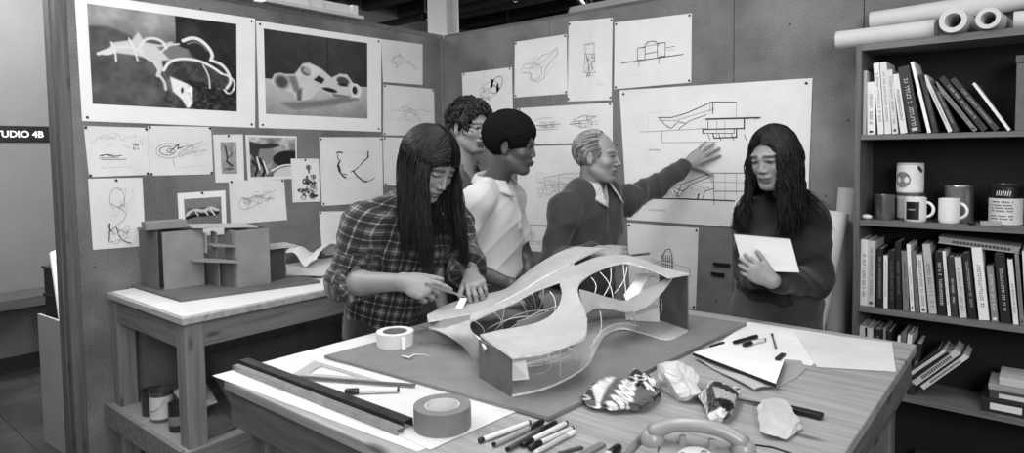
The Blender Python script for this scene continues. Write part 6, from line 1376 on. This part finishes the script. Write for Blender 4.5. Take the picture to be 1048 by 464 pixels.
# --- metal channels at the left
def channel(a, b, wd, ht, lab, g, hollow=True):
    A_, B_ = UZ(*a, TZ+.003), UZ(*b, TZ+.003); d = nrm(B_-A_); s_ = np.cross(d, (0, 0, 1)); u = A3(0, 0, 1); e = .0018
    prof = [(-wd/2, 0), (-wd/2, ht), (wd/2, ht), (wd/2, 0), (wd/2-e, 0), (wd/2-e, ht-e), (-wd/2+e, ht-e), (-wd/2+e, 0)]
    o = MB().prism([A_+s_*p+u*q_ for p, q_ in prof], B_-A_).build('metal_channel', mat(g, .45, 18, 30, metal=.5)); return tag(o, lab, 'metal channel')
channel((249.5, 374), (418, 438.5), .030, .020, 'dark metal channel lying across the drawing sheet, the one nearer the set square', 62)
channel((241, 378), (410, 444.5), .020, .014, 'lighter metal channel lying along the darker one, nearer the table edge', 150)
# set square
za = TZ+.0033; T3 = [UZ(*p, za) for p in ((299, 384), (322, 370), (392, 391.5))]; cen = sum(T3)/3
inn = [cen+(p-cen)*.55 for p in T3]; V = T3+inn; V2 = [v_+A3(0, 0, .002) for v_ in V]; mb = MB()
for i in range(3):
    j = (i+1) % 3; mb.add([V[i], V[j], V[j+3], V[i+3], V2[i], V2[j], V2[j+3], V2[i+3]], [(0, 1, 2, 3), (7, 6, 5, 4), (0, 4, 5, 1), (3, 2, 6, 7)])
gl = NT('smoky_plastic'); gl.b.inputs['Base Color'].default_value = (.55, .55, .55, 1); gl.b.inputs['Roughness'].default_value = .2; gl.b.inputs['Alpha'].default_value = .62
tag(mb.build('set_square', gl.m), 'translucent triangular set square on the white drawing sheet', 'set square')
A_, B_ = UZ(307, 388.5, za), UZ(425, 397, za); tag(MB().beam(A_+A3(0, 0, .0065), B_+A3(0, 0, .0065), .011, .006).build('wooden_rule', wood(80, 0, 20), bevel=.001), 'dark narrow wooden rule lying against the set square', 'ruler')
def tpen(p0, p1, r, gb, gc, cf, lab, end='b', z=None, name='pen', cat='pen'):
    z = TZ+.0008 if z is None else z; A_, B_ = UZ(*p0, z+r*1.14), UZ(*p1, z+r*1.14); return pen(A_, B_, r, gb, gc, cf, lab, capend=end, name=name, cat=cat)
tpen((353, 401), (407, 399), .0075, 205, 18, .27, 'white marker with a black cap beside the wooden rule', 'a', za, 'marker', 'marker')
def tape(c, r, h, ri, g, gi, lab):
    t = thing('tape_roll', lab, 'tape roll', tuple(c)); MB().lathe(c, [(ri+.0015, 0), (r, 0), (r, h), (ri+.0015, h)], 48, closed=True).build('tape_winding', mat(g, .6, 5, 40), t, auto=40)
    MB().lathe(c, [(ri-.0015, .001), (ri+.001, .001), (ri+.001, h-.001), (ri-.0015, h-.001)], 40, closed=True).build('cardboard_core', mat(gi, .8), t, auto=40); return t
c = UZ(404.5, 352.5, zb+.0005); t = tape(c, .062, .045, .040, 214, 120, 'white masking tape roll standing flat on the grey board')
u = nrm(CAM-c)*A3(1, 1, 0); u = nrm(u); s_ = A3(-u[1], u[0], 0); q0 = c+nrm(u+s_*.35)*.0635
MB().prism([q0+A3(0, 0, .040), q0+s_*.012+A3(0, 0, .040), q0+s_*.012+u*.012+A3(0, 0, .001), q0+u*.012+A3(0, 0, .001)], u*.0006).build('loose_tape_end', mat(220), t)
a = UZ(412, 366, zb); tag(MB().tube([a+A3(0, 0, .004), UZ(419, 366.5, zb+.006), UZ(423, 363.5, zb+.004), UZ(432, 363, zb+.003), UZ(440, 364.5, zb+.002)], [.005, .006, .004, .0018, .001], 8, flat=.5).build('tape_scrap', PAPERB, smooth=True), 'twisted white scrap of tape on the board below the tape roll', 'scrap')
c = UZ(453, 436, TZ+.003); tape(c, .068, .052, .041, 118, 205, 'large grey tape roll near the front pens'); 
# pens
PN = [((490, 451.5), (541, 433), .0058, 214, 22, .09, 'white pen with a small black end, farthest left of the loose pens', 'a'), ((506, 455), (556, 431.5), .0058, 150, 18, .30, 'grey pen with a black cap, second of the loose pens', 'b'), ((520, 460), (569, 432.5), .0055, 60, 14, .42, 'all dark pen lying in the middle of the loose pens', 'b'),
      ((534, 456), (579, 433.5), .0060, 205, 16, .24, 'white marker with black tip cap pointing at the viewer', 'a'), ((541, 459), (585, 439), .0062, 190, 16, .28, 'pale pen lying beside the white marker, black cap nearer the viewer', 'a'), ((549, 463), (588, 442), .0055, 175, 210, .2, 'light grey pen, rightmost of the bundle of loose pens', 'b')]
for p0, p1, r, gb, gc, cf, lab, e in PN: tpen(p0, p1, r, gb, gc, cf, lab, e)
def bar(p0, p1, wd, ht, g, name, lab, cat, z=None, bev=.001):
    z = TZ+.0008 if z is None else z; A_, B_ = UZ(*p0, z+ht), UZ(*p1, z+ht); o = MB().beam(A_-A3(0, 0, ht/2), B_-A3(0, 0, ht/2), wd, ht).build(name, mat(g, .5), bevel=bev); return tag(o, lab, cat)
bar((572, 463.5), (596, 457), .010, .005, 58, 'graphite_stick', 'dark flat stick between the pens and the short grey bar', 'stick')
bar((594, 466), (617, 453), .017, .007, 110, 'scale_rule', 'short grey scale rule at the front edge of the photo', 'ruler')
tpen((617, 470), (634, 457.5), .008, 200, 14, .6, 'thick marker with a black cap just left of the telephone cord', 'b', name='marker', cat='marker')
# --- crumpled bags and papers
def crumple(name, lab, cat, quad, h, seed, img, mt=None, n=64, amp=1.0, z=None, gl_=.35, edge=.10, flatshade=30):
    z = TZ+.001 if z is None else z; P = [UZ(*p, z) for p in quad]; mid_ = sum(P)/4; P = [mid_+(p-mid_)*1.3 for p in P]; r = np.random.default_rng(seed); bm_ = bpy.data.meshes.new('ico')
    import bmesh
    bm = bmesh.new(); bmesh.ops.create_icosphere(bm, subdivisions=6 if img is not None else 5, radius=1); D_0 = np.array([v.co[:] for v in bm.verts]); bm.to_mesh(bm_); bm.free()
    N_ = r.normal(size=(26, 3)); N_ /= np.linalg.norm(N_, axis=1)[:, None]; off = r.uniform(.62, 1.0, 26); dd = D_0@N_.T; rr = np.where(dd > .15, off/np.maximum(dd, .15), 9).min(1); rr = np.minimum(rr, 1.25)
    for k in range(9):
        nn_ = r.normal(size=3); nn_ /= np.linalg.norm(nn_); c_ = r.uniform(-.7, .7); rr -= .06*amp*np.maximum(0, 1-np.abs((D_0*rr[:, None])@nn_-c_)/.16)*(r.uniform(.4, 1))
    for k in range(8):
        f_k = r.normal(size=3)*6; rr += .007*amp*(1-2*np.abs(np.sin(D_0@f_k+r.random()*6)))
    Q = D_0*rr[:, None]; U_ = np.clip(Q[:, 0]*.5+.5, 0, 1); V_ = np.clip(Q[:, 1]*.5+.5, 0, 1); uu, vv = (Q[:, 0]*.5+.5)[:, None], (Q[:, 1]*.5+.5)[:, None]
    B_ = (P[0]*(1-uu)+P[1]*uu)*(1-vv)+(P[3]*(1-uu)+P[2]*uu)*vv; B_[:, 2] = z+np.maximum((Q[:, 2]+.45)/1.45*h, 0)
    bm_.vertices.foreach_set('co', B_.astype(np.float32).ravel())
    if np.cross(P[1]-P[0], P[3]-P[0])[2] < 0: bm_.flip_normals()
    me = bm_; me.update()
    if img is not None:
        Hh, Ww = img.shape; pv = img[(V_*(Hh-1)).astype(int), (U_*(Ww-1)).astype(int)].clip(0, 255)/255; setattr_f(me, 'val', np.where(pv < .04045, pv/12.92, ((pv+.055)/1.055)**2.4))
    o = link(name, me, mt or FOIL, None); me.polygons.foreach_set('use_smooth', [True]*len(me.polygons)); me.set_sharp_from_angle(angle=math.radians(flatshade)); return tag(o, lab, cat)
FOIL = attr_mat('printed_foil', rough=.3, spec=.6)
R = Ras(110, 80, 205, 1.4); R.noise(25, 9, 1); R.poly([(0, 0), (.2, .05), (.3, .3), (.1, .5), (0, .4)], 60, 2); R.poly([(.1, .55), (.5, .4), (.95, .3), (1, .75), (.5, .95), (.1, .9)], 84, 3)
for i in range(6): x = .17+i*.13; y = .74-.05*i; R.ell(x, y, .055, .11, 225, .2*i, ring=.02); R.line([(x-.04, y+.1), (x+.03, y-.1)], .016, 232)
for i in range(5): x = .3+i*.12; R.line([(x, .28), (x+.03, .12), (x+.06, .26), (x+.09, .12)], .018, 30)
R.line([(.0, .96), (1, .96)], .03, 225); R.ell(.85, .15, .16, .1, 40); R.ell(.12, .3, .06, .08, 190, ring=.02)
crumple('crisp_bag', 'open crumpled crisp bag with swirly dark and white lettering, leftmost of the litter', 'bag', [(583, 408), (620, 391), (680, 412), (641, 435)], .045, 3, R.a, amp=.9)
R = Ras(80, 80, 26, 1); R.noise(12, 9, 2)
for i in range(4): R.ell(.2+.2*i, .3+.13*i, .09, .12, 220, .3, ring=.028)
for i in range(4): R.line([(.2+.2*i, .7), (.28+.2*i, .58), (.3+.2*i, .76)], .03, 215)
R.line([(0, .1), (1, .16)], .03, 180)
crumple('crisp_bag', 'dark crumpled bag with white lettering tucked against a crumpled white paper', 'bag', [(637, 397), (650, 383), (682, 405), (672, 420)], .045, 8, R.a, amp=1.0)
crumple('crumpled_paper', 'tall crumpled white paper between the dark bag and the striped wrapper', 'paper', [(664, 401), (676, 382), (720, 398), (706, 417)], .075, 11, None, mat(196, .8), amp=1.0, n=40, flatshade=12)
R = Ras(90, 90, 200, 1); R.noise(20, 12, 3); R.poly([(.1, .4), (.5, .2), (.8, .5), (.6, .95), (.2, .9)], 28, 2); R.poly([(.25, .5), (.45, .35), (.6, .8), (.4, .9)], 165, 2)
for i in range(5): R.line([(.05, .15+.06*i), (.9, .02+.06*i)], .008, 70)
for i in range(5): R.line([(.72, .2+.14*i), (.95, .3+.14*i)], .02, 50)
crumple('snack_wrapper', 'torn striped snack wrapper standing behind the telephone handset', 'wrapper', [(712, 430), (724, 398), (762, 412), (748, 436)], .065, 14, R.a, amp=1.1)
o = crumple('crumpled_card', 'folded pale card scrap right of the telephone, near the knife', 'card', [(763, 430), (792, 414), (822, 428), (808, 456)], .030, 21, None, mat(178, .8, 8, 12), amp=.8, n=30, flatshade=10)
# --- right side papers
zr = TZ+.0006
flat('drawing_sheet', 'white paper carrying two markers at the far right of the worktable', 'paper', [xy(731, 355, zr), xy(766, 330, zr), xy(862, 345, zr), xy(830, 375, zr)], zr, .001, PAPER, [([(.5, .6), (.8, .7)], 1.2, 3)])
flat('drawing_sheet', 'blank white sheet overhanging toward the right corner of the worktable', 'paper', [xy(812, 339, zr+.0012), xy(913, 351, zr+.0012), xy(917, 381, zr+.0012), xy(836, 376, zr+.0012)], zr+.0012, .001, PAPER2, [([(.35, .5), (.6, .52)], 1.2, 3), ([(.3, .75), (.38, .76)], 1.5, 3)])
flat('grey_card', 'rounded grey card lying under the black-edged panel', 'card', [xy(*p, TZ+.0006) for p in ((776, 384), (797, 368), (820, 370), (825, 378), (816, 387), (795, 398))], TZ+.0006, .0022, [mat(150, .8)])
P = [xy(*p, TZ+.026) for p in ((709, 361), (738, 353), (803, 368), (794, 393))]
o = flat('foam_panel', 'white-topped panel with a thick black front edge on the right side of the worktable', 'panel', P, TZ+.017, .009, [PAPER]); o.data.materials.append(mat(14, .6))
for p in o.data.polygons:
    if abs(p.normal.z) < .5: p.material_index = 1
curled('cardboard_offcut', 'bent cardboard offcut beneath the black-edged panel', 'cardboard', [xy(711, 369, TZ+.001), xy(735, 364, TZ+.001), xy(795, 397, TZ+.001), xy(772, 402, TZ+.001)], TZ+.0009, CARDL, .012, 5, th=.003)
bar((795.5, 366.5), (802, 361.5), .014, .008, 18, 'black_eraser', 'small black block on the back corner of the black-edged panel', 'eraser', z=TZ+.027)
zz = zr+.0012
tpen((752, 350.5), (775, 344.5), .0065, 22, 14, .4, 'all black marker on the white paper at the right', 'b', zz, 'marker', 'marker')
tpen((761, 353.5), (782, 348), .0065, 205, 16, .4, 'white-barrelled marker with a black cap, just in front of the all black one', 'a', zz, 'marker', 'marker')
tpen((790, 342), (794, 356), .0035, 90, 50, .2, 'thin dark pencil pointing at the viewer on the white paper', 'a', zz, 'pencil', 'pencil')
tpen((727, 355), (740, 351), .004, 24, 18, .2, 'short black pencil stub at the edge of the grey board', 'a', TZ+.0008, 'pencil', 'pencil')
# utility knife
A_, M_, B_ = UZ(754, 409.5, TZ+.006), UZ(804, 418.5, TZ+.006), UZ(842, 427.5, TZ+.006); d = nrm(B_-M_); s_ = np.cross(d, (0, 0, 1))
t = thing('kitchen_knife', 'long knife with a black handle lying behind the folded card', 'knife', tuple(M_)); MB().prism([A_, A_+d*.01-s_*.008, M_-s_*.010, M_+s_*.010], A3(0, 0, .002)).build('blade', mat(70, .3, metal=.6), t)
MB().obox((M_+B_)/2+A3(0, 0, .002), (B_-M_)/2, s_*.0125, A3(0, 0, .0065)).build('handle', mat(18, .4), t, bevel=.003)
tag(MB().tube([UZ(768, 455, TZ+.002), UZ(790, 458, TZ+.002), UZ(815, 466, TZ+.002), UZ(850, 480, TZ+.002)], .0022, 6).build('black_cable', mat(12, .5), smooth=True), 'thin black cable running off to the right of the telephone', 'cable')
# --- telephone
ph0, ph1 = UZ(668, 438, .975), UZ(762, 449, .975); ax_ = nrm((ph1-ph0)*A3(1, 1, 0)); f_ = np.cross(ax_, (0, 0, 1)); f_ = f_ if f_@(CAM-ph0)*1 > 0 else -f_; f_ = nrm(f_); cx_ = (ph0+ph1)/2; Lh = .225
PS = .78; _n0 = len(bpy.data.objects)
t = thing('telephone', 'pale rotary desk telephone with its handset on the cradle', 'telephone', (cx_[0], cx_[1], TZ))
PH = mat(150, .3); up = A3(0, 0, 1); base = A3(cx_[0], cx_[1], TZ+.001)+f_*.045
def pp(a, b, c): return base+ax_*a+f_*b+up*c
rows_ = []
prof = [(-.085, .0), (-.085, .066), (-.060, .078), (-.015, .078), (.02, .066), (.095, .030), (.105, .018), (.105, 0)]
mb = MB(); hw_ = .098; V = []
for sx, ins in ((-1, 0), (-.93, .008), (.93, .008), (1, 0)):
    for b, c in prof: V.append(pp(sx*hw_, b*(1 if abs(sx) < 1 else .95), c*(1 if abs(sx) < 1 else .86)))
n_ = len(prof); Fc = [(i*n_+j, i*n_+(j+1) % n_, (i+1)*n_+(j+1) % n_, (i+1)*n_+j) for i in range(3) for j in range(n_)]+[tuple(range(n_-1, -1, -1)), tuple(3*n_+j for j in range(n_))]
mb.add(V, Fc).build('housing', PH, t, bevel=.008, auto=50, seg=3)
for sx in (-1, 1):
    MB().obox(pp(sx*.036, -.018, .086), ax_*.009, f_*.008, up*.016).build('cradle_prong', PH, t, bevel=.004)
nd = nrm(A3(0, 0, 1)*.9+f_*.42); dc = pp(0, .048, .058)
MB().lathe(dc, [(0, .006), (.030, .006), (.050, .006), (.054, .004), (.055, -.004)], 40, axis=nd).build('dial_plate', mat(200, .4), t, auto=40)
fw_ = MB().lathe(dc+nd*.0075, [(0, 0), (.018, 0), (.018, .003), (0, .003)], 30, axis=nd).build('finger_wheel', mat(175, .25), t, auto=40)
e1 = nrm(np.cross(nd, ax_)); e2 = np.cross(e1, nd); mb = MB(); mbd = MB()
for i in range(10):
    a = .5+i*.53; c_ = dc+nd*.0068+(e1*math.cos(a)+e2*math.sin(a))*.038; MB().lathe(c_, [(.0055, 0), (.0078, .0004), (.0078, .003), (.0055, .003)], 14, axis=nd, closed=True).build('finger_hole', mat(110, .3), fw_, auto=40)
# handset
hz = .1155; P = []
for q_ in np.linspace(-1, 1, 17): P.append(pp(q_*Lh*.5, -.018, hz+.016-.034*abs(q_)**2.6))
MB().tube(P, [.021+.005*abs(q_)**4 for q_ in np.linspace(-1, 1, 17)], 16, flat=.85).build('handset_grip', PH, t, smooth=True, bevel=0)
for sx in (-1, 1):
    c_ = pp(sx*Lh*.485, -.018, hz-.046); MB().lathe(c_, [(0, 0), (.026, 0), (.031, .005), (.031, .018), (.026, .032), (.014, .042), (0, .045)], 26, axis=nrm(up+ax_*sx*.16)).build('earpiece' if sx > 0 else 'mouthpiece', PH, t, auto=50)
# coiled cord from the mouthpiece end
a, b, c_ = pp(-.122, -.012, .080), UZ(655, 447, TZ+.03), UZ(640, 470, TZ+.012); a = base+(pp(-Lh*.5-.01, -.018, .085)-base)*PS
def desc(o):
    for ch in o.children: yield ch; yield from desc(ch)
for ch in desc(t):
    for v in ch.data.vertices: v.co = Vector(base)+(v.co-Vector(base))*PS
P = []; N_ = 260
for i in range(N_):
    q_ = i/(N_-1); m_ = a*(1-q_)**2+b*2*q_*(1-q_)+c_*q_*q_; tn = nrm((b-a)*(1-q_)+(c_-b)*q_); u1 = nrm(np.cross(tn, (0, 0, 1))); u2 = np.cross(tn, u1); an = q_*2*PI*24; P.append(m_+.0065*(u1*math.cos(an)+u2*math.sin(an)))
P = np.array(P); P[:, 2] = np.maximum(P[:, 2], TZ+.004); MB().tube(P, .0024, 6).build('coiled_cord', mat(120, .4), t, smooth=True)
